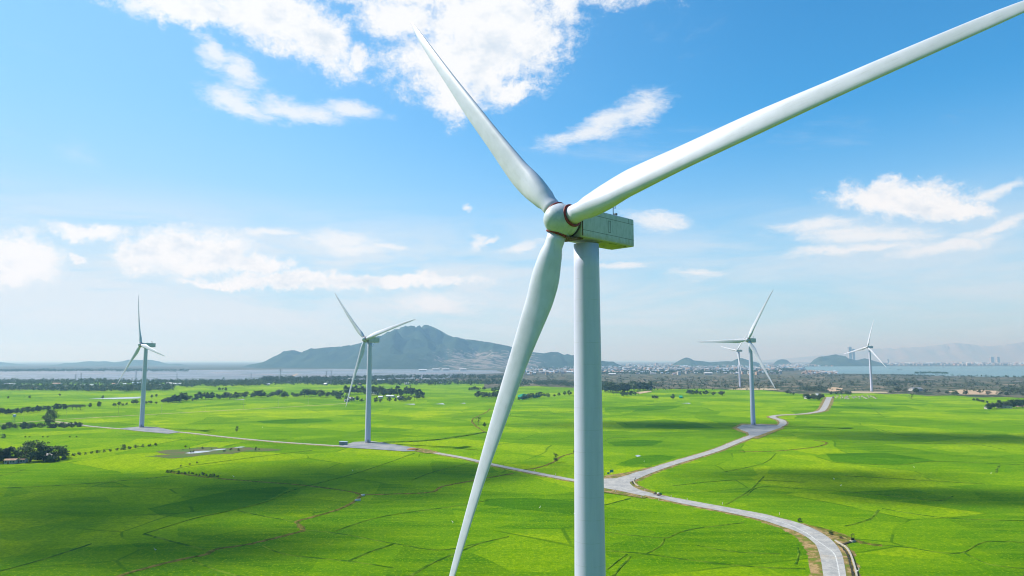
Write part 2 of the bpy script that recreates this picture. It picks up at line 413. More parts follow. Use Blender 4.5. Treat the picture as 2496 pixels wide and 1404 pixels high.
def spinner_mesh():
    m = MB(); prof = []
    for y, r in ((1.12, 1.9), (1.10, 2.02), (.95, 2.10), (.5, 2.16), (0, 2.16), (-.6, 2.10), (-1.1, 1.98), (-1.6, 1.76), (-2.05, 1.46), (-2.4, 1.12), (-2.65, .74), (-2.78, .38), (-2.82, .02)):
        prof.append([(r * math.cos(a), y, r * math.sin(a)) for a in [2 * math.pi * i / 48 for i in range(48)]])
    m.rings(prof)
    return m
def cuff(m, ang):
    # short collar out of the spinner to each blade root
    cone = R(CONE); M = Matrix.Rotation(ang, 4, 'Y'); ax = Vector((0, -math.sin(cone), math.cos(cone))); q = ax.to_track_quat('Z', 'Y')
    rs = [[M @ (q @ Vector((r * math.cos(a), r * math.sin(a), z))) for a in [2 * math.pi * i / 40 for i in range(40)]] for z, r in ((.6, 1.62), (1.4, 1.60), (1.66, 1.56), (1.74, 1.48), (1.74, 1.2))]
    m.rings(rs, cap=False)
sp = spinner_mesh()
for k in range(3): cuff(sp, R(120 * k))
SPIN = sp.mesh('spinner', [M_nac], True)
NAC_D = dict(y0=1.55, y1=13.3, w=4.0, zt=1.80, zb=-2.15)
def nacelle_parts():
    d = NAC_D; m = MB()
    L = d['y1'] - d['y0']; h = d['zt'] - d['zb']; cy = (d['y0'] + d['y1']) / 2; cz = (d['zt'] + d['zb']) / 2
    m.box((0, cy, cz), (d['w'], L, h), bev=.22)
    body = m.mesh('housing', [M_nac], False)
    m = MB()
    x = d['w'] / 2 + .004
    for sx in (-1, 1):
        m.box((sx * x, cy, d['zt'] - .78), (.02, L - .3, .055))
        m.box((sx * x, cy, d['zb'] + .95), (.02, L - .3, .055))
        m.box((sx * x, d['y1'] - 1.3, d['zt'] - .42), (.02, .05, .68)); m.box((sx * x, d['y1'] - 1.3, d['zb'] + .58), (.02, .05, .68))
    lines = m.mesh('panel_joint', [M_panelline])
    m = MB()
    for sx in (1,):
        for z in (-.95, .62): m.box((sx * x, 7.5, z + .1), (.03, .52, .06))
        for y in (7.24, 7.76): m.box((sx * x, y, -.065), (.03, .05, 1.6))
        m.box((sx * (x - .02), 7.5, -.065), (.03, .5, 1.5), mi=1)
    hatch = m.mesh('side_hatch', [M_panelline, M_nac])
    m = MB(); zt = d['zt']
    m.box((0, 6.2, zt + .05), (1.6, 2.2, .14), bev=.04); rhatch = m.mesh('roof_hatch', [M_panelline])
    m = MB(); m.box((-.9, 11.4, zt + .12), (1.1, 1.3, .3), bev=.05); cool = m.mesh('cooler_box', [M_panelline])
    m = MB(); m.box((0, d['y1'] + .01, 0), (2.5, .04, 2.1))
    for k in range(9): m.box((0, d['y1'] + .04, -.9 + .22 * k), (2.4, .05, .10))
    roof = m.mesh('rear_vent', [M_panelline])
    m = MB()
    m.box((0, 9.2, d['zb'] - .05), (3.1, 5.6, .12), bev=.04)
    belly = m.mesh('belly_panel', [M_belly])
    m = MB()
    rs = []
    for y, r in ((1.13, 1.70), (1.15, 1.98), (1.50, 1.98), (1.54, 1.7)):
        rs.append([(r * math.cos(a), y, r * math.sin(a)) for a in [2 * math.pi * i / 40 for i in range(40)]])
    m.rings(rs)
    m.box((0, 1.72, d['zb'] - .10), (3.0, 1.5, .20), mi=1); m.box((0, .55, -2.28), (2.2, 1.9, .10), mi=1)
    m.box((d['w'] / 2 - .02, 1.72, -.9), (.10, .16, 2.2), mi=1)
    gap = m.mesh('front_seal', [M_black, M_rust])
    m = MB(); zt = d['zt']
    m.tube((.9, 9.9, zt), (.9, 9.9, zt + 2.15), .065, n=6); m.tube((.9, 9.35, zt + 1.35), (.9, 10.45, zt + 1.35), .045, n=6)
    for y in (9.35, 10.45, 9.62): m.tube((.9, y, zt + 1.35), (.9, y, zt + 1.95), .03, n=6); m.box((.9, y, zt + 1.98), (.18, .18, .10))
    m.tube((.9, 10.1, zt), (.9, 10.1, zt + .55), .05, n=8); m.box((.9, 10.55, zt + .5), (.3, .34, .3), bev=.05); m.tube((.9, 9.9, zt + .45), (.9, 10.5, zt + .5), .03, n=6)
    mast = m.mesh('instrument_mast', [M_panelline])
    m = MB(); m.tube((.6, 5.8, zt), (.6, 5.8, zt + 1.05), .04, n=6); m.tube((.6, 5.8, zt), (.6, 5.8, zt + .18), .07, n=8)
    rod = m.mesh('lightning_rod', [M_steel])
    return body, lines, hatch, belly, gap, mast, rod, roof, rhatch, cool
NBODY, NLINES, NHATCH, NBELLY, NGAP, NMAST, NROD, NROOF, NRH, NCOOL = nacelle_parts()
def tower_mesh(H):
    m = MB(); N = 48; rs = []
    top = H - 2.2
    for k in range(25):
        z = top * k / 24; r = 2.24 + (1.695 - 2.24) * (z / top)
        rs.append([(r * math.cos(a), r * math.sin(a), z) for a in [2 * math.pi * i / N for i in range(N)]])
    m.rings(rs); return m.mesh('tower', [M_tower], True)
M_base = mottled('concrete_footing', (.40, .38, .34), (.28, .27, .25), .8, .9, .15)
TOWER = tower_mesh(81.7)
m = MB(); m.tube((0, 0, -.3), (0, 0, .45), 3.3, 3.1, n=32); FOOT = m.mesh('footing', [M_base])
m = MB(); m.box((0, 2.2, 1.9), (1.0, .22, 2.1), bev=.05); m.box((0, 2.9, .8), (1.3, 1.6, .12)); 
for i in range(4): m.box((0, 3.9 + i * .3, .62 - i * .18), (1.3, .3, .08))
for sx in (-.62, .62): m.tube((sx, 2.3, .86), (sx, 2.3, 1.8), .03, n=6); m.tube((sx, 3.6, .86), (sx, 3.6, 1.8), .03, n=6); m.tube((sx, 2.3, 1.8), (sx, 3.6, 1.8), .03, n=6)
TDOOR = m.mesh('door', [M_steel])
def turbine(base, psi, ph, s, H, label, group, door_dir=200):
    root = empty('wind_turbine', base); tag(root, label, 'wind turbine', group)
    o = link(bpy.data.objects.new('tower', TOWER), root); o.scale = (s, s, H / 81.7)
    f = link(bpy.data.objects.new('footing', FOOT), root); f.scale = (s, s, 1)
    dr = link(bpy.data.objects.new('door', TDOOR), root); dr.rotation_euler = (0, 0, R(door_dir))
    # nacelle frame: +Y = tail (azimuth psi from +Y towards +X), nose tilted up
    Mn = Matrix.Translation((0, 0, H)) @ Matrix.Rotation(R(-psi), 4, 'Z') @ Matrix.Rotation(R(-TILT), 4, 'X') @ Matrix.Translation((0, -4.95 * s, 0)) @ Matrix.Scale(s, 4)
    # the housing itself sits level, only the shaft is tilted
    Mh = Matrix.Translation(Mn.translation) @ Matrix.Rotation(R(-psi), 4, 'Z') @ Matrix.Scale(s, 4)
    n = link(bpy.data.objects.new('nacelle', NBODY), root); n.matrix_local = Mh
    for nm, me in (('panel_joint', NLINES), ('side_hatch', NHATCH), ('belly_panel', NBELLY), ('front_seal', NGAP), ('instrument_mast', NMAST), ('lightning_rod', NROD), ('rear_vent', NROOF), ('roof_hatch', NRH), ('cooler_box', NCOOL)):
        link(bpy.data.objects.new(nm, me), n)
    spn = link(bpy.data.objects.new('spinner', SPIN), root); spn.matrix_local = Mn @ Matrix.Rotation(R(90 - ph), 4, 'Y')
    for k in range(3):
        b = link(bpy.data.objects.new('blade', BLADE), root)
        b.matrix_local = Mn @ Matrix.Rotation(R(90 - (ph + 120 * k)), 4, 'Y')
        link(bpy.data.objects.new('root_seal', SEAL), b)
        link(bpy.data.objects.new('drain_plug', DOTS), b)
    return root
# main turbine: rotor centre found from the photograph's outlines
Cm = Vector((6.542, 87.581, 82.106)); tv = Vector((math.sin(R(PSI0)) * math.cos(R(TILT)), math.cos(R(PSI0)) * math.cos(R(TILT)), -math.sin(R(TILT))))
top = Cm + tv * 4.95
turbine((top.x, top.y, 0), PSI0, PH0, 1.0, top.z, 'huge close white wind turbine with red rings at its blade roots', None)
FG = 'smaller wind turbines standing out in the rice fields'
turbine((-354.4, 663.4, 0), 36.5, 107.5, .976, 78.4, 'white turbine with one blade straight up, nearest the big round tree', FG)
turbine((-112.1, 539.9, 0), 34.4, 14.6, 1.014, 79.9, 'white turbine in front of the big mountain, small cabin at its foot', FG)
turbine((238.0, 684.0, 0), 45.1, 60.8, 1.034, 83.6, 'white turbine with one level blade, beside the bends of the winding road', FG)
turbine((733.0, 1405.3, 0), 62.0, 74.4, 1.084, 90.4, 'distant white turbine standing alone in front of the lagoon', FG)
turbine((518.6, 1567.5, 0), 65.7, 48.5, 1.023, 85.3, 'farthest, smallest white turbine, partly behind the blade of a nearer one', FG)

# ------------------------------------------------------------------ ground and sheets
def struct(o): o['kind'] = 'structure'; return o
def poly(name, pts, mat, z, world_pts=None, parent=None):
    vs = world_pts or [G(*p) for p in pts]
    from mathutils.geometry import tessellate_polygon
    v3 = [Vector((p[0], p[1], 0)) for p in vs]; fs = []
    for a, b, c_ in tessellate_polygon([v3]):
        n = (v3[b] - v3[a]).cross(v3[c_] - v3[a]).z
        if abs(n) > 1e-6: fs.append((a, b, c_) if n > 0 else (a, c_, b))
    me = bpy.data.meshes.new(name); me.from_pydata([(p[0], p[1], z) for p in vs], [], fs); me.update(); me.materials.append(mat)
    return link(bpy.data.objects.new(name, me), parent)
gm = MB(); S = 60000
gm.add([(-S, -2000, 0), (S, -2000, 0), (S, 110000, 0), (-S, 110000, 0)], [(0, 1, 2, 3)])
struct(gm.build('ground', M_ground))

def catmull(pts, n=6, closed=False):
    out = []; P_ = [Vector(p) for p in pts]
    for i in range(len(P_) - 1):
        p0 = P_[max(i - 1, 0)]; p1 = P_[i]; p2 = P_[i + 1]; p3 = P_[min(i + 2, len(P_) - 1)]
        for k in range(n):
            t = k / n
            out.append(.5 * ((2 * p1) + (p2 - p0) * t + (2 * p0 - 5 * p1 + 4 * p2 - p3) * t * t + (3 * p1 - p0 - 3 * p2 + p3) * t ** 3))
    out.append(P_[-1]); return out
def strip(m, pts, w, z, side=0.0, wob=0.0, seed=1, prof=None):
    """a ribbon along world points; prof: list of (offset factor, z)"""
    rnd = random.Random(seed); prof = prof or [(-.5, z), (.5, z)]
    vs = []; n = len(pts)
    for i, p in enumerate(pts):
        d = (pts[min(i + 1, n - 1)] - pts[max(i - 1, 0)]); d.z = 0; d.normalize(); nr = Vector((d.y, -d.x, 0))
        ww = (w[min(int(i / (n - 1) * (len(w) - 1)), len(w) - 2)] * (1 - (i / (n - 1) * (len(w) - 1)) % 1) + w[min(int(i / (n - 1) * (len(w) - 1)) + 1, len(w) - 1)] * ((i / (n - 1) * (len(w) - 1)) % 1)) if isinstance(w, list) else w
        for o_, zz in prof:
            j = (rnd.uniform(-1, 1) * wob) if abs(o_) > .3 else 0
            q = p + nr * (ww * o_ + side + j); vs.append((q.x, q.y, zz))
    k = len(prof); fs = [(i * k + j, i * k + j + 1, (i + 1) * k + j + 1, (i + 1) * k + j) for i in range(n - 1) for j in range(k - 1)]
    m.add(vs, [f[::-1] for f in fs] if False else fs)
def line(px, n=6): return catmull([G(*p) for p in px], n)
def embank(m, pts, w, seed):
    strip(m, pts, w, 0, wob=.7, seed=seed, prof=[(-.5, .012), (-.30, .26), (.30, .26), (.5, .012)])
# --- roads
roadA_lo = [(2009, 1420), (2002, 1372), (1996, 1348), (1989, 1331), (1977, 1319), (1960, 1307), (1936, 1295), (1900, 1283), (1861, 1270), (1800, 1256), (1751, 1246), (1663, 1229), (1593, 1213), (1532, 1201), (1480, 1192)]
roadA_hi = [(2065, 1420), (2056, 1366), (2047, 1343), (2032, 1323), (2008, 1304), (1975, 1287), (1936, 1273), (1900, 1264), (1861, 1254), (1800, 1243), (1751, 1234), (1663, 1218), (1598, 1206), (1556, 1194), (1537, 1182)]
A_lo = catmull([G(*p) for p in roadA_lo], 6); A_hi = catmull([G(*p) for p in roadA_hi], 6)
rm = MB()
def between(m, a, b, z):
    n = min(len(a), len(b)); vs = []
    for i in range(n): vs += [(a[i].x, a[i].y, z), (b[i].x, b[i].y, z)]
    m.add(vs, [(2 * i, 2 * i + 1, 2 * i + 3, 2 * i + 2) for i in range(n - 1)])
between(rm, A_lo, A_hi, .30)
# carry the road on behind the frame's lower edge
e0, e1 = A_lo[0], A_hi[0]
dv = (A_lo[0] - A_lo[3]).normalized()
rm.add([(e0.x, e0.y, .30), (e1.x, e1.y, .30), (e1.x + dv.x * 150, e1.y + dv.y * 150, .30), (e0.x + dv.x * 150, e0.y + dv.y * 150, .30)], [(0, 1, 2, 3)])
road_north = [(1500, 1180), (1530, 1170), (1570, 1154), (1640, 1130), (1740, 1100), (1800, 1076), (1850, 1057), (1890, 1043), (1908, 1034), (1905, 1025), (1886, 1019), (1884, 1015), (1905, 1012), (1960, 1009), (1998, 1003), (2008, 996), (2014, 985), (2019, 974), (2021, 968)]
RN_ = line(road_north); strip(rm, RN_, [8.5, 7.0, 6.5, 6.5, 7, 7, 7, 8, 9], .305)
road_west = [(1500, 1182), (1440, 1177), (1400, 1172), (1300, 1153), (1200, 1133), (1130, 1117), (1075, 1107), (1030, 1100), (960, 1094), (880, 1090), (800, 1086), (680, 1078), (560, 1067), (440, 1054), (340, 1049), (270, 1044), (215, 1039), (175, 1033), (140, 1031)]
RW_ = line(road_west); strip(rm, RW_, [8, 5.2, 4.8, 4.8, 5, 5, 4.2, 3.8, 3.8, 4, 4.2, 4], .31)
struct(rm.build('road', M_road))
jn = [(1440, 1172), (1472, 1168), (1502, 1167), (1528, 1160), (1550, 1152), (1578, 1146), (1560, 1155), (1544, 1162), (1535, 1171), (1535, 1179), (1544, 1188), (1560, 1196), (1592, 1204), (1568, 1210), (1508, 1197), (1472, 1191), (1430, 1180)]
struct(poly('road', jn, M_road, .318))
struct(poly('turbine_pad', [(290, 1045), (345, 1040), (385, 1042), (440, 1054), (410, 1058), (330, 1051)], M_pad, .325))
struct(poly('turbine_pad', [(826, 1090), (863, 1078), (906, 1076), (956, 1083), (1015, 1093), (1032, 1099), (985, 1101), (900, 1095), (849, 1092)], M_pad, .326))
struct(poly('turbine_pad', [(1796, 1043), (1810, 1036), (1850, 1035), (1892, 1037), (1906, 1042), (1875, 1053), (1845, 1064), (1828, 1064), (1823, 1055), (1807, 1049)], M_pad, .327))
struct(poly('turbine_pad', [(2045, 957), (2080, 954), (2160, 955), (2165, 958), (2110, 959)], M_track, .33))
struct(poly('turbine_pad', [(1770, 949), (1830, 945), (1905, 948), (1895, 951), (1810, 951)], M_track, .33))
vm = MB()
ctrA = [(A_lo[i] + A_hi[i]) / 2 for i in range(min(len(A_lo), len(A_hi)))]
ext = [ctrA[0] + dv * d for d in (150, 90, 40)]
wA = [14.5, 14.5, 15.5, 16, 14, 12.5, 11.5, 11, 12, 13]
embank(vm, ext + ctrA, wA, 3)
embank(vm, RN_, [15, 11.5, 10.5, 10.5, 11, 12, 12, 14, 17, 17], 4)
embank(vm, RW_, [13, 8, 7.2, 7, 7.5, 7, 6, 5.5, 5.5, 6], 5)
struct(vm.build('road_verge', M_verge))
struct(poly('road_verge', [(1420, 1184), (1425, 1168), (1478, 1160), (1530, 1152), (1590, 1138), (1600, 1146), (1565, 1160), (1552, 1172), (1554, 1182), (1575, 1192), (1600, 1202), (1570, 1216), (1508, 1206), (1450, 1198)], M_verge, .27))
struct(poly('road_verge', [(1783, 1044), (1805, 1033), (1900, 1034), (1912, 1044), (1848, 1070), (1822, 1068), (1818, 1057), (1800, 1052)], M_verge, .272))
struct(poly('road_verge', [(1018, 1092), (1050, 1098), (1075, 1104), (1040, 1106), (1010, 1100)], M_verge, .335))
lm = MB()
ln = catmull([G(*p) for p in [(2049, 1420), (2039, 1366), (2030, 1348), (2008, 1331), (1985, 1315), (1972, 1305), (1936, 1286), (1900, 1273), (1861, 1262), (1800, 1249)]], 6)
strip(lm, ln, .34, .312 + .004)
struct(lm.build('road_marking', M_line))
tm = MB()
strip(tm, line([(-20, 1035), (40, 1031), (100, 1026), (140, 1023), (300, 1014), (500, 1003), (650, 995), (820, 985), (850, 982)]), 4.2, .06, wob=.4)
strip(tm, line([(120, 1025), (150, 1029), (175, 1033)]), 4.0, .065, wob=.4)
strip(tm, line([(1925, 948), (1950, 953), (1972, 959), (1980, 964)]), 7, .06, wob=.6)
strip(tm, line([(0, 1130), (30, 1126), (75, 1122)]), 2.0, .06)
struct(tm.build('dirt_track', M_track))
# --- plots with their own tone
for k, (pts, mt) in enumerate([
    ([(1497, 1133), (1520, 1125), (1560, 1111), (1610, 1109), (1650, 1114), (1620, 1126), (1580, 1138), (1530, 1137)], M_dark),
    ([(2012, 1105), (2160, 1104), (2282, 1122), (2230, 1128), (2170, 1134), (2100, 1131), (2030, 1125)], M_dark),
    ([(1185, 1216), (1300, 1213), (1400, 1222), (1470, 1231), (1470, 1253), (1380, 1252), (1250, 1240), (1180, 1230)], M_dark),
    ([(360, 1240), (470, 1215), (560, 1196), (690, 1186), (705, 1192), (650, 1220), (560, 1245), (455, 1262), (395, 1258)], M_dark),
    ([(620, 1025), (700, 1019), (800, 1022), (815, 1027), (700, 1034), (640, 1031)], M_dark),
    ([(900, 1042), (965, 1043), (1010, 1048), (960, 1053), (870, 1053)], M_dark),
    ([(1960, 991), (2050, 989), (2200, 994), (2160, 998), (2070, 996)], M_dark),
    ([(2170, 984), (2260, 985), (2250, 988), (2180, 987)], M_dark),
    ([(1475, 994), (1560, 989), (1660, 989), (1640, 997), (1560, 1003), (1475, 1004)], M_dark),
    ([(1480, 1078), (1560, 1072), (1620, 1075), (1590, 1086), (1500, 1088)], M_dark),
    ([(1500, 1030), (1620, 1022), (1700, 1030), (1740, 1042), (1640, 1046), (1520, 1042)], M_dark),
    ([(1480, 1148), (1530, 1140), (1570, 1141), (1525, 1157), (1480, 1163)], M_light),
    ([(200, 1026), (420, 1012), (700, 1000), (900, 1004), (780, 1018), (560, 1030), (400, 1034), (260, 1034)], M_light),
    ([(900, 1002), (1080, 1000), (1180, 1008), (1100, 1018), (960, 1024), (905, 1018)], M_light),
    ([(660, 1228), (760, 1200), (855, 1190), (870, 1208), (800, 1240), (730, 1262), (640, 1245)], M_light),
    ([(1960, 1026), (2060, 1022), (2090, 1030), (2000, 1036)], M_light)]):
    zz = .02 + .004 * k
    # sub-divided ragged outline so the plot edge is not ruler-straight
    rnd = random.Random(k); ps = [G(*p) for p in pts]; out = []
    for i in range(len(ps)):
        a, b_ = ps[i], ps[(i + 1) % len(ps)]
        for t in range(8): out.append(a.lerp(b_, t / 8) + Vector((rnd.uniform(-.6, .6), rnd.uniform(-.6, .6), 0)) * (a.length / 400))
    struct(poly('field_plot', None, mt, zz, out))
rnd = random.Random(5); mp = []
for k in range(60):
    a = 2 * math.pi * k / 60; rr_ = 1 + .22 * math.sin(3 * a + 1) + .14 * math.sin(7 * a) + rnd.uniform(-.08, .08)
    mp.append((500 + 135 * rr_ * math.cos(a), 1102 - 8 * math.cos(a) + 10 * rr_ * math.sin(a)))
struct(poly('marsh', mp, M_marsh, .10))
for pts in ([(450, 1105), (470, 1101), (492, 1099), (520, 1099), (510, 1101), (480, 1105), (462, 1106)], [(512, 1098), (530, 1095), (552, 1094), (548, 1096), (528, 1098)], [(568, 1092), (585, 1089), (598, 1089), (590, 1091)],
            [(215, 972), (260, 970), (345, 967), (340, 971), (280, 973)], [(1060, 985), (1080, 983), (1085, 986)], [(985, 985), (1010, 984), (1012, 987)], [(1120, 983), (1133, 982), (1135, 984)],
            [(1660, 983), (1680, 982), (1684, 984)], [(1548, 1111), (1556, 1109), (1563, 1112), (1553, 1114)], [(572, 974), (595, 973), (596, 975)]):
    struct(poly('pond', pts, M_pond, .12))
# --- far plain
struct(poly('scrubland', [(1180, 948), (1235, 944), (1300, 941), (1360, 944), (1420, 946), (1480, 951), (1530, 949), (1600, 947), (1660, 949), (1700, 947), (1770, 950), (1830, 948), (1880, 953), (1930, 958), (1960, 961), (2010, 959), (2050, 960), (2120, 958), (2160, 961), (2210, 960), (2260, 965), (2330, 964), (2380, 969), (2450, 968), (2560, 973), (2700, 975), (2700, 912), (2300, 915), (1960, 907), (1700, 905), (1400, 909), (1180, 925)], M_scrub, .15))
struct(poly('salt_pan', [(-300, 931), (0, 931), (200, 929), (500, 927), (900, 924), (1080, 924), (1120, 915), (1230, 909), (1210, 903), (900, 899), (500, 902), (0, 905), (-300, 905)], M_salt, .2))
struct(poly('lagoon', [(1690, 897), (1760, 893.5), (1900, 894), (2060, 893), (2300, 893), (2900, 892.5), (2900, 921), (2496, 920), (2380, 918), (2250, 915), (2180, 912), (2100, 911.5), (2035, 911), (2030, 905), (1960, 901), (1900, 899.5), (1800, 899)], M_water, .3))
struct(poly('sea', None, M_water, .4, [(-50000, 24000), (60000, 24000), (60000, 105000), (-50000, 105000)]))

# --- bunds and foot paths between the plots
bm_ = MB(); pm_ = MB()
def bund(px, w=.9, h=.35, path=False, seed=0):
    pts = line(px, 8)
    strip(pm_ if path else bm_, pts, w, 0, wob=w * .28, seed=seed + len(px), prof=[(-.5, .01), (-.22, h * .6), (.22, h * .6), (.5, .01)])
for k, p in enumerate([
    [(270, 1412), (330, 1392), (430, 1366), (500, 1352), (530, 1338), (600, 1328), (700, 1304), (738, 1292), (724, 1272), (755, 1262), (830, 1240), (870, 1218), (886, 1207), (940, 1205), (1000, 1203), (1055, 1199), (1078, 1186), (1150, 1172), (1250, 1154)],
    [(886, 1207), (850, 1198), (740, 1183), (600, 1172), (500, 1163), (420, 1152)],
    [(1802, 1100), (1883, 1100), (1971, 1092), (2003, 1086), (2015, 1080), (2005, 1076), (1985, 1074)],
    [(1182, 1053), (1160, 1038), (1152, 1022), (1185, 1005), (1195, 996)],
    [(1405, 1103), (1370, 1112), (1345, 1128), (1310, 1140), (1270, 1146)],
    [(1960, 1280), (2008, 1290), (2040, 1302), (2080, 1315), (2110, 1325), (2150, 1330)]]):
    bund(p, 2.0 if k < 5 else 3.0, .35, True, k)
for k, p in enumerate([
    [(-10, 1395), (110, 1362), (222, 1326)], [(350, 1302), (470, 1265), (570, 1243), (655, 1221), (720, 1193), (880, 1150), (1010, 1105)],
    [(350, 1302), (420, 1320), (500, 1340)], [(580, 1245), (650, 1260), (722, 1271)], [(815, 1295), (930, 1260), (1100, 1235), (1190, 1220)],
    [(740, 1292), (820, 1300), (960, 1325), (1070, 1341), (1165, 1325), (1240, 1308)], [(850, 1368), (900, 1346), (962, 1325)], [(640, 1330), (700, 1352), (850, 1368), (960, 1385)],
    [(470, 1367), (530, 1390), (600, 1408)], [(1003, 1171), (1058, 1150), (1140, 1130)], [(410, 1150), (450, 1138), (520, 1128), (640, 1112), (760, 1098)],
    [(0, 1160), (40, 1150), (62, 1144)], [(1475, 1297), (1540, 1305), (1620, 1311), (1645, 1302), (1663, 1296), (1707, 1287), (1813, 1274)], [(1620, 1311), (1610, 1330), (1576, 1350)],
    [(1475, 1342), (1527, 1346), (1576, 1351), (1703, 1368), (1839, 1382), (1962, 1387)], [(1527, 1351), (1480, 1388)], [(1536, 1357), (1495, 1404)],
    [(1944, 1335), (1947, 1350), (1940, 1376)], [(1475, 1231), (1536, 1215)], [(1764, 1151), (1861, 1129), (1891, 1105)], [(1769, 1230), (1822, 1199), (1840, 1185), (1861, 1162)],
    [(1820, 1208), (1857, 1187), (1971, 1193), (2103, 1202), (2234, 1216), (2290, 1220), (2322, 1210)], [(2059, 1283), (2118, 1266), (2141, 1243)],
    [(2125, 1327), (2212, 1335), (2300, 1348), (2349, 1346), (2378, 1330), (2412, 1320), (2510, 1323)], [(2349, 1347), (2410, 1375), (2510, 1388)],
    [(2037, 1127), (2182, 1134), (2278, 1125), (2510, 1134)], [(2428, 1153), (2430, 1143), (2437, 1133)], [(2076, 1079), (2200, 1081), (2366, 1083), (2454, 1097)],
    [(2147, 1048), (2199, 1061), (2240, 1062)], [(905, 1079), (960, 1076), (1060, 1071), (1120, 1062), (1180, 1053)], [(1475, 1075), (1500, 1067), (1620, 1065)],
    [(2120, 985), (2130, 998), (2160, 1020)], [(560, 1068), (640, 1072), (700, 1071)], [(160, 1112), (230, 1100), (300, 1092), (375, 1086)],
    [(1100, 1022), (1170, 1017), (1290, 1014), (1395, 1003)], [(1475, 1000), (1550, 990), (1600, 985)], [(2200, 960), (2230, 975), (2260, 974), (2300, 976)],
    [(1030, 970), (1130, 971), (1200, 975)], [(0, 1190), (200, 1180), (420, 1160)], [(1640, 1184), (1800, 1170), (1960, 1176)], [(2060, 1160), (2200, 1168), (2400, 1180)],
    [(2150, 1240), (2300, 1262), (2500, 1270)], [(1000, 1404), (1060, 1370), (1165, 1326)], [(1700, 1330), (1790, 1345), (1900, 1350)], [(300, 1060), (500, 1075), (620, 1078)]]):
    bund(p, [1.0, .7, 1.2, .8][k % 4], .30, False, k + 40)
bund([(905, 1080), (1000, 1077), (1060, 1073), (1125, 1064), (1185, 1054)], 2.2, .9, False, 99)
struct(bm_.build('field_bund', M_bund)); struct(pm_.build('footpath', M_path))
# rough triangle of weeds beside the road
struct(poly('weedy_verge', [(1962, 1281), (2010, 1288), (2060, 1303), (2085, 1318), (2040, 1330), (2008, 1305)], M_verge, .08))
# ------------------------------------------------------------------ mountains
def f_mount(t, b):
    p = objc(t); s = t.new('ShaderNodeSeparateXYZ'); t.l.new(p, s.inputs[0])
    col = t.ramp(t.noise(p, .006, 8, .7), [(.3, (.020, .045, .020)), (.5, (.030, .058, .030)), (.7, (.045, .068, .036))])
    rk = t.noise(t.mapping(p, rot=(0, R(30), 0), scale=(.40, 1, 1.6)), .020, 8, .74)
    east = t.math('MULTIPLY', t.math('MULTIPLY', t.rng(s.outputs[0], -150, 250), t.rng(s.outputs[0], 1300, 700)), t.rng(s.outputs[2], 230, 90))
    k = t.math('ADD', rk, t.math('MULTIPLY', east, .21))
    rocky = t.rng(k, .665, .73)
    bump(t, b, t.noise(p, .014, 9, .75), .9, 40)
    return t.mix(t.math('MULTIPLY', rocky, .70), col, (.38, .32, .27))
M_mount = material('forested_mountain', f_mount, .95, .05)
M_hill = mottled('wooded_hill', (.022, .046, .020), (.050, .072, .036), .012, .95, .05, bmp=.6)
def mountain(profile, Y, depth, name='mountain', seed=1, rough=1.0, step=22, mat=None):
    X0, X1 = profile[0][0], profile[-1][0]
    xs = [p[0] for p in profile]; k = Y / ray(1248, 878).y
    hmx = max(max(at(q_[0], q_[1], Y).z, 1) for q_ in profile)
    def hgt(px): 
        q = at(px, interp(px, xs, [p[1] for p in profile]), Y); return max(q.z, 0)
    wx0 = at(X0, 878, Y).x; wx1 = at(X1, 878, Y).x
    nx = int((wx1 - wx0) / step); ny = max(12, int(depth / step / 1.4)); 
    from mathutils import noise as N
    vs = []; off = Vector((seed * 17.3, seed * 5.1, 0))
    for i in range(nx + 1):
        x = wx0 + (wx1 - wx0) * i / nx; px = X0 + (X1 - X0) * i / nx; h = hgt(px); col = []
        for j in range(ny + 1):
            v = j / ny; y = Y + depth * (v - .5) * min(1, max(.05, (h / hmx)) ** .8)
            c = 1 - abs(2 * v - 1); g = c ** 1.15
            f = 1 - abs(N.noise(Vector((x * .0026, y * .0026, 0)) + off) * 2.1)
            f2 = 1 - abs(N.noise(Vector((x * .0085, y * .0085, 3)) + off) * 2)
            z = h * g * (.64 + .36 * f) + h * .15 * (f2 - .6) * g * rough + N.noise(Vector((x * .03, y * .03, 5))) * h * .03 * rough * g
            col.append((x, y, z))
        mx = max((cc[2] - HC) / cc[1] for cc in col); want = (h - HC) / Y
        # keep the photographed skyline: scale the column so its highest sight line meets it
        if h < HC * 1.8:
            kz = h / max(max(cc[2] for cc in col), .1); col = [(a, b, max(z * kz, -1)) for a, b, z in col]
        else:
            lo, hi = .3, 3.0
            for _ in range(22):
                md = (lo + hi) / 2
                if max((cc[2] * md - HC) / cc[1] for cc in col) < want: lo = md
                else: hi = md
            col = [(a, b, max(z * md, -1)) for a, b, z in col]
        vs += col
    vs = [(x - (wx0 + wx1) / 2, y - Y, z) for x, y, z in vs]
    fs = [(i * (ny + 1) + j, (i + 1) * (ny + 1) + j, (i + 1) * (ny + 1) + j + 1, i * (ny + 1) + j + 1) for i in range(nx) for j in range(ny)]
    m = MB(); m.add(vs, fs); o = m.build(name, mat or M_mount, None, True); o.location = ((wx0 + wx1) / 2, Y, -1); return struct(o)
mountain([(590, 895), (605, 889), (640, 883), (665, 872), (690, 856), (710, 853), (722, 854), (735, 860), (760, 852), (772, 848), (780, 850), (800, 847), (830, 845), (870, 838), (900, 828), (940, 812), (975, 796), (990, 793), (1005, 794), (1017, 795), (1030, 791), (1045, 793), (1062, 800), (1090, 815), (1108, 822), (1115, 820), (1122, 824), (1140, 826), (1160, 829), (1200, 835), (1240, 843), (1270, 852), (1300, 858), (1327, 861), (1341, 857.5), (1361, 858), (1375, 865), (1384, 862), (1391, 865), (1400, 866), (1440, 873), (1466, 879), (1480, 881), (1496, 881), (1503, 887), (1530, 893)], 6300, 3000, seed=1)
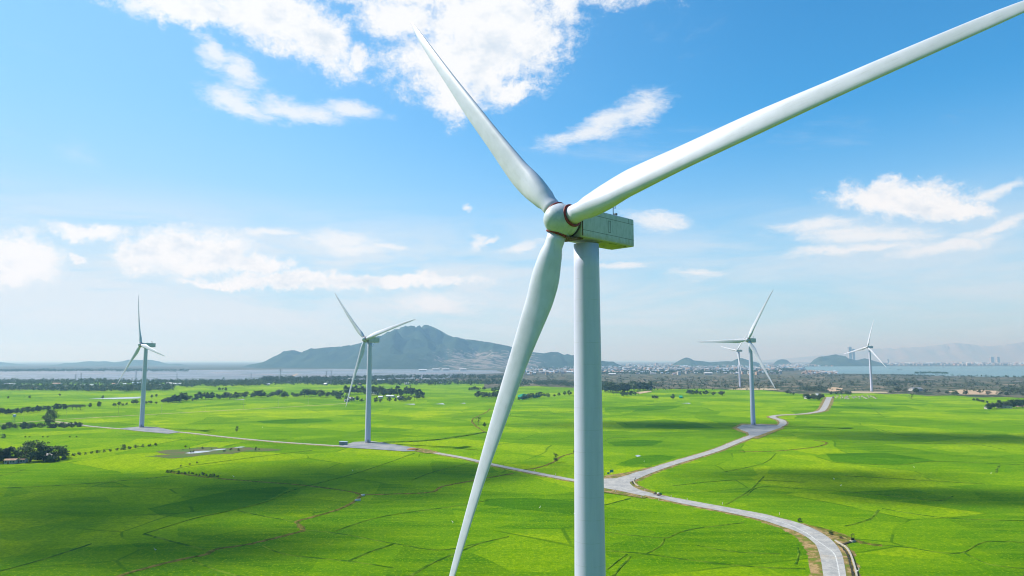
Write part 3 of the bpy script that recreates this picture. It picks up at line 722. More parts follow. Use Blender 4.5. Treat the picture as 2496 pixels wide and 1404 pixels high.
mountain([(-200, 884), (-80, 878), (0, 882), (15, 884), (30, 889), (60, 892), (100, 893), (120, 890), (135, 889), (155, 893), (170, 888), (185, 883), (210, 880), (240, 881), (258, 880), (280, 883), (310, 879), (330, 876), (352, 877), (380, 884), (400, 887), (435, 886), (455, 891), (480, 894)], 8200, 1800, seed=2, step=30, mat=M_hill)
mountain([(1632, 894), (1642, 886), (1658, 877), (1668, 872), (1674, 871), (1682, 873), (1690, 878), (1712, 880), (1731, 883), (1755, 881), (1771, 880), (1782, 881), (1795, 875), (1807, 872), (1825, 878), (1841, 883), (1860, 889)], 7300, 900, seed=3, step=20, mat=M_hill)
mountain([(1885, 893), (1893, 880), (1900, 877), (1910, 875), (1920, 877), (1924, 886), (1930, 892)], 8600, 500, seed=4, step=15, mat=M_hill)
mountain([(1965, 892), (1979, 888), (1995, 875), (2007, 869), (2018, 868), (2026, 866), (2038, 863), (2046, 866), (2053, 866), (2067, 874), (2086, 878), (2096, 876), (2108, 873), (2120, 876), (2139, 882), (2160, 888), (2175, 893)], 7600, 1000, seed=5, step=16, mat=M_hill)
M_far = mottled('haze_paled_hills', (.20, .22, .21), (.26, .27, .25), .002, .95, .05)  # lightened base colour: part of the haze is painted into these hills
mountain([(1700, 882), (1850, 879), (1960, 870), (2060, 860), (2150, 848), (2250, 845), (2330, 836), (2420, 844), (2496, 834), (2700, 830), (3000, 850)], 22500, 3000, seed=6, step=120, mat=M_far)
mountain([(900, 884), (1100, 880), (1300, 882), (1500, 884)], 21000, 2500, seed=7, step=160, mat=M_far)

# ------------------------------------------------------------------ vegetation
def f_leaf(dark, mid, lite):
    def f(t, b):
        oi = t.new('ShaderNodeObjectInfo'); p = objc(t)
        n = t.noise(p, 3.0, 3, .6)
        v = t.math('ADD', t.math('MULTIPLY', n, .75), t.math('MULTIPLY', oi.outputs['Random'], .42))
        b.inputs['Subsurface Weight'].default_value = 0
        return t.ramp(v, [(.30, dark), (.52, mid), (.78, lite)])
    return f
M_leaf = material('broad_leaves', f_leaf((.020, .052, .012), (.048, .095, .022), (.095, .150, .036)), .7, .2)
M_leaf2 = material('grey_green_leaves', f_leaf((.036, .062, .022), (.075, .105, .042), (.13, .15, .065)), .7, .2)
M_palm = material('palm_leaves', f_leaf((.022, .055, .012), (.045, .090, .020), (.075, .125, .030)), .6, .3)
M_bark = mottled('bark', (.075, .055, .038), (.13, .10, .075), 4, .95, .05)

def leaf_quad(m, c, s, rnd, bias=None):
    n = Vector((rnd.gauss(0, 1), rnd.gauss(0, 1), rnd.gauss(0, 1) + .5)).normalized()
    q = n.to_track_quat('Z', 'Y'); a = rnd.uniform(0, 6.28)
    u = q @ Vector((math.cos(a), math.sin(a), 0)) * s; v = q @ Vector((-math.sin(a), math.cos(a), 0)) * s * rnd.uniform(.45, .8)
    m.add([c - u, c - v * .9, c + u, c + v], [(0, 1, 2, 3)])
def crown_round(seed, n_clump, per, rx=.36, rz=.34, cz=.62, size=.035, lean=0.0, spike=0.0, flat=False):
    rnd = random.Random(seed); m = MB(); tips = []
    for k in range(n_clump):
        a = rnd.uniform(0, 6.283); zz = rnd.uniform(-.85, 1.0); rr = math.sqrt(max(0, 1 - zz * zz)) * rnd.uniform(.45, 1.0)
        if flat: zz = abs(zz) * .6
        c = Vector((rr * math.cos(a) * rx, rr * math.sin(a) * rx, cz + zz * rz))
        c.x += lean * (c.z - .3); c *= rnd.uniform(.86, 1.06)
        cr = rnd.uniform(.07, .14) * (rx / .36)
        tips.append(c)
        for j in range(per):
            d = Vector((rnd.gauss(0, 1), rnd.gauss(0, 1), rnd.gauss(0, .8))).normalized() * (rnd.random() ** .5)
            p = c + d * cr
            if spike: p += Vector((spike * rnd.random(), 0, spike * rnd.random() * .7))
            leaf_quad(m, p, size * rnd.uniform(.7, 1.5), rnd)
    return m, tips
def trunk_for(tips, rnd, r=.022, fork=.3, lean=0.0):
    m = MB(); f = Vector((lean * .1, 0, fork)); m.tube((0, 0, -.02), f, r, r * .7, n=7, cap=False)
    for t in rnd.sample(tips, min(7, len(tips))):
        mid = f.lerp(t, .55) + Vector((rnd.uniform(-.03, .03), rnd.uniform(-.03, .03), .02))
        m.tube(f, mid, r * .55, r * .32, n=5, cap=False); m.tube(mid, t, r * .32, r * .12, n=4, cap=False)
    return m
TREES = {}
def proto(key, seed, mat=M_leaf, fork=.3, **kw):
    m, tips = crown_round(seed, **kw)
    TREES[key] = (m.mesh('crown', [mat]), trunk_for(tips, random.Random(seed), fork=fork).mesh('trunk', [M_bark]))
for i in range(4):
    proto('broad%d' % i, 10 + i, n_clump=34, per=34, rx=.36 + .05 * (i % 3), rz=.36, cz=.56, size=.040)
for i in range(2):
    proto('grey%d' % i, 20 + i, mat=M_leaf2, n_clump=28, per=28, rx=.40, rz=.34, cz=.56, size=.040)
for i in range(3):
    proto('wind%d' % i, 30 + i, n_clump=34, per=30, rx=.32, rz=.42, cz=.55, size=.026, lean=.22, spike=.10)
proto('big', 41, n_clump=70, per=60, rx=.43, rz=.44, cz=.52, size=.020, fork=.16)
proto('umb', 42, n_clump=30, per=26, rx=.62, rz=.34, cz=.58, size=.036, flat=True, fork=.34)
proto('open', 43, n_clump=15, per=22, rx=.42, rz=.30, cz=.64, size=.030, fork=.30)
for i in range(3):
    m, tips = crown_round(50 + i, 20, 22, rx=.60, rz=.40, cz=.40, size=.06)
    TREES['shrub%d' % i] = (m.mesh('foliage', [M_leaf if i < 2 else M_leaf2]), trunk_for(tips, random.Random(i), r=.03, fork=.1).mesh('stem', [M_bark]))
def palm_proto(seed):
    rnd = random.Random(seed); m = MB(); t = MB(); pts = [Vector((.05 * math.sin(k * .35) * k / 6, 0, .74 * k / 6)) for k in range(7)]
    for k in range(6): t.tube(pts[k], pts[k + 1], .018 - .0015 * k, .0165 - .0015 * k, n=7, cap=False)
    top = pts[-1]
    for k in range(17):
        a = k * 2.4; el_ = rnd.uniform(.1, 1.1); L = rnd.uniform(.24, .33); prev = top; d = Vector((math.cos(a), math.sin(a), 0))
        for j in range(1, 6):
            s_ = j / 5; p = top + d * (L * s_ * math.cos(el_ * (1 - s_))) + Vector((0, 0, L * (math.sin(el_) * s_ - .9 * s_ * s_)))
            side = Vector((-d.y, d.x, 0)) * (.045 * math.sin(math.pi * min(s_ + .12, 1)) + .008); dn = Vector((0, 0, -.03))
            m.add([prev, prev + side + dn, p + side + dn, p], [(0, 1, 2, 3)]); m.add([prev, p, p - side + dn, prev - side + dn], [(0, 1, 2, 3)])
            prev = p
    return m.mesh('fronds', [M_palm]), t.mesh('trunk', [M_bark])
TREES['palm'] = palm_proto(5)
tree_count = [0, 0]
rt = random.Random(77)
def plant(key, px, py, h, label, group=None, cat='tree', name='tree', wx=1.0, world=None, z=0.0, rz=None, px_h=True):
    """a plant whose foot is at pixel (px, py); h in photo pixels"""
    b = G(px, py) if world is None else Vector(world)
    H = h * (b.y / F_PX) if px_h else h
    root = empty(name, b, rt.uniform(0, 6.28) if rz is None else rz); tag(root, label, cat, group)
    cr, tr = TREES[key]
    for me in (cr, tr):
        o = link(bpy.data.objects.new(me.name.split('.')[0], me), root); o.scale = (H * wx, H * wx, H)
    tree_count[0 if cat == 'tree' else 1] += 1
    return root
# single trees
plant('big', 121, 1035, 38, 'large round dark tree standing alone beside the pale dirt road junction', rz=.4)
plant('wind1', 1357, 1127, 21, 'lone wind-bent tree on a brown bank between huge blade and tower', rz=2.9)
plant('open', 1166, 1036, 20, 'small open tree where the brown footpath bends in the middle field', rz=1)
plant('broad1', 1181, 1041, 11, 'bushy little tree just right of the open tree by the footpath', rz=1)
plant('wind2', 576, 1053, 14, 'tiny lone tree in the bright field between the two left turbines', rz=0)
plant('broad2', 1403, 1107, 15, 'dark tree peeping out at the left edge of the huge tower', rz=2)
plant('open', 2223, 975, 17, 'thin tree on a dry bank right of the lagoon turbine')
plant('broad0', 1640, 974, 14, 'round bush-like tree alone in the field right of the huge tower')
plant('open', 1000, 947, 9, 'tiny isolated tree in the far green strip above the village grove')
plant('open', 1520, 1060, 10, 'small sapling in the field right of the huge tower') if False else None
plant('shrub0', 1949, 1272, 10, 'windblown bush on the far edge of the nearest bend of road', cat='shrub', name='shrub')
plant('shrub1', 2026, 1303, 11, 'clump of scrub in the weedy triangle beside the road bend', cat='shrub', name='shrub')
plant('shrub2', 2050, 1313, 8, 'greyish bush next to the sluice gate', cat='shrub', name='shrub')
# left foreground grove
GL = 'wind-blown trees of the left foreground grove'
for px, py, h, key in ((8, 1127, 36, 'broad3'), (28, 1126, 40, 'broad0'), (50, 1126, 44, 'wind0'), (74, 1125, 50, 'wind1'), (92, 1122, 46, 'wind2'), (106, 1124, 38, 'broad1'), (128, 1120, 38, 'wind0'), (142, 1118, 32, 'wind2'), (152, 1116, 24, 'broad2'), (62, 1118, 46, 'wind2'), (-14, 1129, 36, 'broad2'), (18, 1121, 34, 'grey0')):
    plant(key, px, py, h * .92, 'dark wind-blown tree in the foreground grove around the sheds', GL, rz=rt.uniform(-.5, .5), wx=1.5)
GS = 'bushes on the bank trailing right from the grove'
for i in range(15):
    s_ = i / 14; px = 165 + 215 * s_ ** 1.05; py = 1113 - 27 * s_
    plant('shrub%d' % (i % 3), px, py + rt.uniform(-1, 1), rt.choice([7, 9, 8, 13 if i == 9 else 6]) , 'low dark bush on the thin bank that trails right from the grove', GS, cat='shrub', name='shrub')
GB = 'bushes along the dark field bank at lower left'
for i in range(15):
    px = 408 + 122 * i / 14; py = 1151 + 12 * (i / 14) + rt.uniform(-2, 2)
    plant('shrub%d' % (i % 3), px, py, rt.uniform(5, 9), 'scrubby bush on the dark overgrown bank in the shaded field', GB, cat='shrub', name='shrub')
for px, py in ((440, 1137), (462, 1133), (480, 1129)):
    plant('shrub2', px, py, 5, 'tiny bush on the upper arm of the overgrown bank', GB + ', upper arm', cat='shrub', name='shrub')
GG = 'garden shrubs around the big round tree'
for i in range(62):
    px = 2 + 200 * rt.random(); top_ = 1035 + 6 * (px / 200) * .3; py = rt.uniform(1036, 1047 - 5 * (px / 205))
    plant('shrub%d' % rt.randrange(3), px, py, rt.uniform(7, 11), 'shrub in the overgrown garden plot below the big round tree', GG, cat='shrub', name='shrub')
plant('shrub0', 8, 1068, 11, 'bush alone in the bright field at the left edge', cat='shrub', name='shrub')
for px in (62, 72, 104, 116, 170, 186): plant('shrub1', px, 1066, 4, 'speck of a bush in the bright left field', 'scattered tiny bushes in the bright left field', cat='shrub', name='shrub')
for i in range(16):
    plant('shrub%d' % (i % 3), rt.uniform(440, 640), rt.uniform(1090, 1104), rt.uniform(3, 6), 'low bush at the muddy pond below the first turbine pad', 'low bushes around the muddy ponds', cat='shrub', name='shrub')
for i in range(12):
    plant('shrub%d' % (i % 3), rt.uniform(-5, 155), rt.uniform(1120, 1127), rt.uniform(12, 18), 'dense undergrowth bush among the foreground grove trees', 'undergrowth of the foreground grove', cat='shrub', name='shrub')
# rows further back
def row(pts, n, hmin, hmax, keys, label, group, jy=1.5, wx_=1.0):
    tot = len(pts) - 1
    for i in range(n):
        s_ = (i + rt.uniform(.1, .9)) / n * tot; k = min(int(s_), tot - 1); f = s_ - k
        px = pts[k][0] * (1 - f) + pts[k + 1][0] * f; py = pts[k][1] * (1 - f) + pts[k + 1][1] * f + rt.uniform(-jy, jy)
        plant(rt.choice(keys), px, py, rt.uniform(hmin, hmax), label, group, wx=wx_ * rt.uniform(1.1, 1.6))
BR = ['broad0', 'broad1', 'broad2', 'broad3', 'grey0', 'grey1']
row([(-5, 1011), (60, 1007), (125, 1000)], 17, 9, 17, BR, 'tree in the ragged row at the far left behind the big tree', 'ragged tree row at the far left')
row([(130, 1000), (200, 999)], 7, 13, 16, ['umb', 'broad1'], 'spreading tree of the dense umbrella-shaped clump on the left', 'umbrella-shaped clump on the left', .6)
plant('broad0', 219, 994, 12, 'round tree in the small pair left of the first turbine'); plant('broad3', 241, 993, 15, 'taller tree in the small pair left of the first turbine')
row([(270, 992), (330, 986), (400, 983)], 10, 6, 12, BR, 'low tree in the hedgerow passing behind the first turbine', 'hedgerow behind the first turbine')
row([(402, 982), (450, 977), (540, 972), (640, 969), (730, 967), (830, 968)], 60, 8, 20, BR, 'tree in the long dark hedgerow between the two left turbines', 'long hedgerow between the left turbines', 2.5, 1.0)
for px, py in ((370, 970), (381, 968), (535, 953), (543, 952), (550, 953), (72, 971), (20, 972), (145, 966), (250, 972)): plant(rt.choice(BR), px, py, rt.uniform(6, 9), 'small tree dotted in the far green fields at left', 'small trees dotted in the far left fields')
row([(815, 975), (870, 979), (940, 981), (1000, 978), (1035, 972)], 18, 9, 15, BR + ['palm', 'palm'], 'front tree of the village grove behind the second turbine', 'front of the village grove')
row([(830, 964), (900, 962), (960, 966), (1030, 968)], 22, 15, 24, BR, 'taller tree at the back of the village grove behind the second turbine', 'back of the village grove', 3)
row([(1140, 953), (1180, 951)], 6, 8, 10, BR, 'tree of the short dark clump left of the huge blade', 'short clump left of the huge blade', .5)
row([(1158, 968), (1190, 970), (1225, 968)], 9, 12, 18, BR, 'tree of the rounded clump that touches the huge blade', 'rounded clump at the huge blade', 2)
row([(1195, 955), (1235, 952)], 5, 10, 15, BR, 'tree behind the rounded clump by the huge blade', 'trees behind the rounded clump', 1)
row([(1265, 977), (1290, 972), (1330, 968), (1395, 963)], 15, 7, 14, BR, 'tree in the row by the green netting between blade and tower', 'row between the huge blade and tower')
row([(1468, 955), (1510, 956), (1560, 953), (1600, 948)], 20, 14, 24, ['broad0', 'broad1', 'broad2', 'broad3', 'palm'], 'tree in the dense dark wood just right of the huge tower', 'dense wood right of the tower', 3)
row([(1490, 965), (1530, 966), (1560, 963)], 9, 8, 15, ['palm', 'broad1', 'grey1'], 'palm or small tree in front of the dense wood right of the tower', 'front of the wood right of the tower', 1)
row([(1588, 972), (1606, 971)], 4, 6, 8, BR, 'tree in the tiny clump left of the lone round bush-tree', 'tiny clump in the right-hand field', .5)
row([(1676, 962), (1700, 963), (1740, 965), (1765, 964)], 13, 8, 14, ['palm', 'broad2', 'grey0'], 'tree in the thin line of palms left of the level-bladed turbine', 'line of palms in the right-hand field', .7)
row([(1912, 958), (1935, 962)], 5, 6, 11, BR, 'tree by the end of the dirt track past the turbine pads', 'trees at the end of the dirt track', 2)
row([(1962, 973), (1985, 975), (2008, 972)], 11, 9, 15, BR + ['palm'], 'tree around the farmhouse at the far end of the winding road', 'farmhouse trees at the end of the road', 3)
row([(2020, 965), (2060, 962), (2075, 960)], 6, 6, 10, BR, 'tree just beyond the end of the winding road', 'trees beyond the end of the road', 2)
row([(2408, 997), (2440, 997), (2500, 993)], 13, 12, 22, BR, 'dark tree of the grove around the shed at the right edge', 'grove at the right edge', 3)
row([(2372, 977), (2408, 983)], 6, 6, 8, BR, 'low tree in the small line above the right edge grove', 'small line above the right edge grove', .5)
row([(2170, 958), (2200, 955), (2260, 958), (2330, 962), (2400, 963), (2496, 966)], 14, 6, 13, ['grey0', 'grey1', 'broad2'], 'grey-green tree along the border of the fields and dry scrub at right', 'trees along the scrub border', 3)
print('trees', tree_count)

# masses of trees too many to count: clumps of leaf faces
def mass(name, regions, mat, label, cat, seed, size):
    rnd = random.Random(seed); m = MB()
    for pts, n, hmin, hmax, jy in regions:
        tot = len(pts) - 1
        for i in range(n):
            s_ = rnd.random() * tot; k = min(int(s_), tot - 1); f = s_ - k
            px = pts[k][0] * (1 - f) + pts[k + 1][0] * f; py = pts[k][1] * (1 - f) + pts[k + 1][1] * f + rnd.uniform(-jy, jy)
            b = G(px, py); H = rnd.uniform(hmin, hmax)
            for c_ in range(5):
                cc = b + Vector((rnd.gauss(0, H * .30), rnd.gauss(0, H * .3), H * rnd.uniform(.25, .85)))
                for j in range(9):
                    leaf_quad(m, cc + Vector((rnd.gauss(0, 1), rnd.gauss(0, 1), rnd.gauss(0, .8))) * H * .13, H * size * rnd.uniform(.6, 1.3), rnd)
    o = m.build(name, mat); tag(o, label, cat, kind='stuff'); return o
mass('woodland', [([(-40, 948), (150, 950), (300, 951), (420, 948)], 620, 7, 13, 4), ([(-40, 936), (200, 935), (420, 936), (640, 935)], 620, 8, 14, 4), ([(440, 943), (560, 940), (660, 938)], 150, 8, 13, 3)], M_leaf,
     'dark tree belt dotted with roofs behind the left turbine', 'woodland', 1, .13)
mass('woodland', [([(640, 928), (800, 927), (980, 922), (1230, 922)], 560, 9, 15, 3), ([(640, 934), (800, 936), (1000, 936), (1230, 935)], 560, 8, 13, 4), ([(1230, 936), (1400, 938), (1480, 940)], 260, 7, 11, 5)], M_leaf,
     'dark tree belt at the foot of the big mountain behind the village grove', 'woodland', 2, .13)
mass('scrub_bushes', [([(1300, 925), (1500, 930), (1700, 933), (1900, 932), (2100, 930), (2300, 935), (2540, 938)], 700, 4, 9, 12), ([(1470, 948), (1700, 945), (1900, 947), (2100, 948), (2540, 958)], 260, 3, 7, 7),
     ([(1960, 917), (2100, 916), (2250, 917), (2496, 921), (2560, 922)], 300, 5, 9, 2), ([(2160, 940), (2200, 935), (2260, 937)], 60, 6, 10, 5), ([(2440, 955), (2520, 952)], 60, 6, 10, 6), ([(1960, 952), (2020, 952)], 60, 5, 9, 4)], M_leaf2,
     'grey-green bushes scattered over the dry plain before the lagoon', 'scrub', 3, .15)
mass('shore_trees', [([(-40, 905), (200, 904), (460, 905)], 420, 8, 15, 2.0), ([(2230, 911), (2270, 910), (2310, 912)], 90, 7, 10, 1), ([(1900, 903), (1935, 903)], 60, 10, 18, 1.5), ([(1440, 911), (1600, 909), (1760, 908), (1900, 909)], 520, 8, 14, 3.5),
     ([(1300, 900), (1500, 898), (1700, 897), (1900, 896)], 420, 10, 18, 3), ([(2060, 890), (2300, 889), (2560, 889)], 420, 14, 26, 1.6)], M_leaf,
     'hazy dark trees between the town roofs and along the far shore', 'trees', 4, .16)

# ------------------------------------------------------------------ houses
M_wallw = mottled('whitewashed_wall', (.50, .49, .46), (.38, .37, .34), .5, .9, .1)
M_wallt = mottled('tan_wall', (.50, .36, .26), (.40, .28, .20), .5, .9, .1)
M_rooft = mottled('rusty_tin_roof', (.30, .16, .10), (.42, .26, .18), .6, .7, .2)
M_roofb = mottled('pale_blue_tin_roof', (.42, .55, .66), (.55, .64, .70), .6, .45, .4)
M_roofw = mottled('white_tin_roof', (.74, .76, .76), (.60, .62, .63), .6, .45, .4)
M_roofg = mottled('grey_sheet_roof', (.34, .35, .36), (.24, .25, .26), .6, .6, .3)
M_glass = mottled('dark_window', (.04, .05, .06), (.07, .08, .09), 1, .2, .5)
M_wood = mottled('brown_door', (.16, .09, .05), (.22, .13, .08), 2, .7, .2)
def house_meshes(kind):
    wm = MB(); r = MB(); d = MB(); wi = MB()
    if kind == 'shed': L, W, H, rise, ov = 7, 4.5, 2.6, .7, .4
    elif kind == 'home': L, W, H, rise, ov = 9, 6.5, 3.2, 1.9, .6
    elif kind == 'long': L, W, H, rise, ov = 22, 9, 4.2, 1.8, .6
    else: L, W, H, rise, ov = 8, 8, 9.0, .8, .3
    x, y = L / 2, W / 2
    wm.add([(-x, -y, 0), (x, -y, 0), (x, y, 0), (-x, y, 0), (-x, -y, H), (x, -y, H), (x, y, H), (-x, y, H), (-x, 0, H + rise - .12), (x, 0, H + rise - .12)],
           [(0, 1, 5, 4), (1, 2, 6, 9, 5), (2, 3, 7, 6), (3, 0, 4, 8, 7), (3, 2, 1, 0)])
    X, Y_ = x + ov, y + ov; t_ = .14; zb = H - rise * ov / y
    for sy in (-1, 1):
        r.add([(-X, sy * Y_, zb), (X, sy * Y_, zb), (X, 0, H + rise), (-X, 0, H + rise), (-X, sy * Y_, zb + t_), (X, sy * Y_, zb + t_), (X, 0, H + rise + t_), (-X, 0, H + rise + t_)],
              [(0, 1, 2, 3), (4, 7, 6, 5), (0, 4, 5, 1), (0, 3, 7, 4), (1, 5, 6, 2)])
    d.box((-x * .3, -y - .03, 1.05), (1.0, .08, 2.1))
    for k in (-.75, .15, .65):
        for z in ((1.6,) if H < 6 else (1.6, 5.0, 7.4)): wi.box((x * k, -y - .03, z), (1.2, .08, 1.1)); wi.box((x * k, y + .03, z), (1.2, .08, 1.1))
    return wm.mesh('wall', [M_wallw]), r.mesh('roof', [M_roofw]), d.mesh('door', [M_wood]), wi.mesh('window', [M_glass])
HP = {k: house_meshes(k) for k in ('shed', 'home', 'long', 'block')}
HM = {}
def hmesh(kind, i, mat):
    key = (kind, i, mat.name)
    if key not in HM:
        me = HP[kind][i].copy(); me.name = HP[kind][i].name.split('.')[0]; me.materials[0] = mat; HM[key] = me
    return HM[key]
nh = [0]
def house(kind, px, py, s, roof, label, group=None, wall=M_wallw, rz=None, full=True, name='house', cat='house', wpos=None):
    b = G(px, py) if wpos is None else Vector(wpos)
    root = empty(name, b, R(rt.uniform(-35, 35)) if rz is None else rz); tag(root, label, cat, group); root.scale = (s, s, s)
    link(bpy.data.objects.new('wall', hmesh(kind, 0, wall)), root); link(bpy.data.objects.new('roof', hmesh(kind, 1, roof)), root)
    if full:
        link(bpy.data.objects.new('door', HP[kind][2]), root); link(bpy.data.objects.new('window', HP[kind][3]), root)
    nh[0] += 1; return root
house('shed', 28, 1130, .9, M_rooft, 'low brown-roofed shed at the left edge under the grove', rz=.15, name='shed', cat='shed')
house('shed', 52, 1128, .8, M_rooft, 'small brown-roofed shed right of the first one under the grove', rz=.3, name='shed', cat='shed')
house('home', 106, 1119, .7, M_roofw, 'white-roofed hut half hidden among the grove trees', rz=.2, name='hut', cat='hut')
house('home', 124, 1118, .65, M_roofw, 'white-roofed hut at the right end of the grove', rz=-.2, name='hut', cat='hut')
for i, (px, py, rf, k, s, lb) in enumerate([(912, 962, M_roofb, 'long', .9, 'long blue-roofed house in the village grove right of the tower'), (928, 971, M_roofw, 'home', .8, 'white-roofed house in the village grove'), (952, 969, M_roofw, 'long', .7, 'long white-roofed house at the centre of the village grove'),
     (975, 972, M_roofw, 'home', .9, 'white house at the right side of the village grove'), (856, 976, M_roofw, 'home', 1.0, 'white-roofed house at the left front of the village grove'), (845, 979, M_roofg, 'shed', 1.0, 'grey shed at the left front of the village grove'),
     (1216, 966, M_roofw, 'home', .7, 'tiny white house at the edge of the huge blade'), (1582, 950, M_roofw, 'home', 1.3, 'white farmhouse at the right end of the dense wood'), (1994, 968, M_roofw, 'home', 1.2, 'pale farmhouse among trees at the end of the winding road'),
     (1968, 972, M_roofb, 'shed', 1.3, 'small blue-roofed shed left of the pale farmhouse'), (2435, 990, M_roofw, 'home', 1.0, 'white house among the dark trees at the right edge'), (2408, 997, M_roofg, 'shed', 1.1, 'grey shed at the left tip of the right edge grove'),
     (2448, 995, M_roofg, 'long', .8, 'long dark shed in the right edge grove'), (1726, 913, M_roofw, 'long', 1.6, 'bright white warehouse before the town'), (2232, 953, M_roofg, 'long', 1.2, 'long grey farm shed on the dry plain')]):
    house(k, px, py, s, rf, lb, 'village houses' if i < 6 else None)
rh = random.Random(9); roofs = [M_roofw, M_roofw, M_roofg, M_roofb, M_rooft, M_roofg]
for i in range(46):
    px = rh.uniform(0, 430) if i < 26 else rh.uniform(640, 1080); py = rh.uniform(938, 950) if i < 26 else rh.uniform(927, 940)
    house(rh.choice(['home', 'home', 'long']), px, py, rh.uniform(.9, 1.3), rh.choice(roofs), 'pale-roofed village house showing through the left tree belt' if i < 26 else 'pale-roofed village house in the tree belt below the mountain', 'houses in the left tree belt' if i < 26 else 'houses in the mountain tree belt', full=False)
for i in range(205):
    q = i / 205
    px = 1470 + 440 * rh.random() if q < .78 else 1250 + 160 * rh.random(); py = rh.choice([rh.uniform(905, 915), rh.uniform(904, 912), rh.uniform(899, 906)])
    house(rh.choice(['home', 'home', 'block', 'long']), px, py, rh.uniform(1.0, 1.6), rh.choice(roofs), 'small pale house in the hazy town on the plain', 'town houses on the plain', wall=rh.choice([M_wallw, M_wallw, M_wallt]), full=False)
tm2 = MB()
def mini(m, px, py, s, mi):
    b = G(px, py); a = rh.uniform(-.6, .6); M_ = Matrix.Translation(b) @ Matrix.Rotation(a, 4, 'Z'); h = s * rh.uniform(.4, 1.0); L = s * rh.uniform(.8, 1.8)
    m.add([(-L / 2, -s / 2, 0), (L / 2, -s / 2, 0), (L / 2, s / 2, 0), (-L / 2, s / 2, 0), (-L / 2, -s / 2, h), (L / 2, -s / 2, h), (L / 2, s / 2, h), (-L / 2, s / 2, h), (-L / 2, 0, h * 1.25), (L / 2, 0, h * 1.25)],
          [(0, 1, 5, 4), (1, 2, 6, 9, 5), (2, 3, 7, 6), (3, 0, 4, 8, 7), (4, 5, 9, 8), (6, 7, 8, 9)], mi, M_)
for i in range(2400):
    q = rh.random()
    if q < .42: px, py, s = rh.uniform(1440, 1960), rh.uniform(887.5, 903), rh.uniform(9, 17)
    elif q < .52: px, py, s = rh.uniform(1240, 1500), rh.uniform(893, 911), rh.uniform(8, 14)
    elif q < .84: px, py, s = rh.uniform(2060, 2560), rh.uniform(884.5, 891), rh.uniform(16, 34)
    elif q < .92: px, py, s = rh.uniform(1900, 2060), rh.uniform(888, 893), rh.uniform(12, 22)
    else: px, py, s = rh.uniform(1960, 2040), rh.uniform(907, 912), rh.uniform(6, 10)
    mini(tm2, px, py, s, rh.choice([0, 1, 2, 3, 3, 3]))
tag(tm2.build('town_houses', [M_wallw, M_roofb, M_wallt, M_roofg]), 'hazy mass of tiny pale houses between plain, lagoon and hills', 'town', kind='stuff')
for i, (px, py, lb) in enumerate([(1535, 895, 'white apartment block standing out of the town'), (1600, 891, 'pinkish church-like block at the back of the town'), (1030, 905, 'white factory shed left at the mountain foot'), (1062, 903, 'white factory shed in the middle at the mountain foot'), (1086, 903, 'white factory shed right at the mountain foot'), (1128, 903, 'white factory shed apart under the rock slope')]):
    house('block' if i < 2 else 'long', px, py, 3.2 if i < 2 else 2.0, M_roofw if i != 1 else M_rooft, lb, wall=M_wallw if i != 1 else M_wallt, full=False, rz=.1 * i)
# towers
def highrise(px, py, w_, h_, Y, label, group=None):
    b = at(px, py, Y); W = w_ * Y / F_PX; H = h_ * Y / F_PX; root = empty('high_rise', (b.x, b.y, 0)); tag(root, label, 'high-rise', group)
    m = MB(); m.box((0, 0, H / 2), (W, W * .8, H), bev=W * .03); m.box((0, 0, H + W * .08), (W * .5, W * .4, W * .16)); m.build('wall', M_wallw, root)
    m = MB(); n = int(H / 14)
    for k in range(n): m.box((0, 0, (k + .6) * H / n), (W * 1.01, W * .82, H / n * .32))
    m.build('window', M_glass, root)
highrise(2073, 888, 7, 43, 9500, 'taller left slab of the hazy twin tower behind the rocky hill', 'twin tower slabs')
highrise(2081, 888, 6, 38, 9600, 'lower right slab of the hazy twin tower behind the rocky hill', 'twin tower slabs')
highrise(2418, 886, 7, 17, 11000, 'hazy white high-rise on the far shore, left one of two')
highrise(2433, 886, 6, 17, 11200, 'hazy high-rise on the far shore, right one of two')
highrise(2165, 886, 3, 12, 11200, 'slim hazy high-rise on the far shore by the turbine blade')

# ------------------------------------------------------------------ pylons, poles
def pylon(px, py, h, label, group):
    b = G(px, py); H = h * b.y / F_PX; root = empty('pylon', b, R(rt.uniform(-20, 20))); tag(root, label, 'pylon', group)
    m = MB(); w0 = H * .09; w1 = H * .02; r = .16; L = 7
    def c(k, sx, sy):
        t = k / L; ww = w0 + (w1 - w0) * min(1, t * 1.25); return Vector((sx * ww, sy * ww, H * t))
    for sx in (-1, 1):
        for sy in (-1, 1):
            for k in range(L): m.tube(c(k, sx, sy), c(k + 1, sx, sy), r, n=4)
    for k in range(L):
        for a, b2 in (((-1, -1), (1, -1)), ((1, -1), (1, 1)), ((1, 1), (-1, 1)), ((-1, 1), (-1, -1))):
            m.tube(c(k, *a), c(k + 1, *b2), r * .6, n=3); m.tube(c(k, *b2), c(k + 1, *a), r * .6, n=3)
    m.build('lattice', M_steel, root)
    m = MB()
    for z, ww in ((.97, .16), (.86, .20), (.76, .17)): m.tube((-H * ww, 0, H * z), (H * ww, 0, H * z), r, n=4); m.tube((-H * ww, 0, H * z), (0, 0, H * (z + .03)), r * .7, n=3); m.tube((H * ww, 0, H * z), (0, 0, H * (z + .03)), r * .7, n=3)
    m.build('crossarm', M_steel, root)
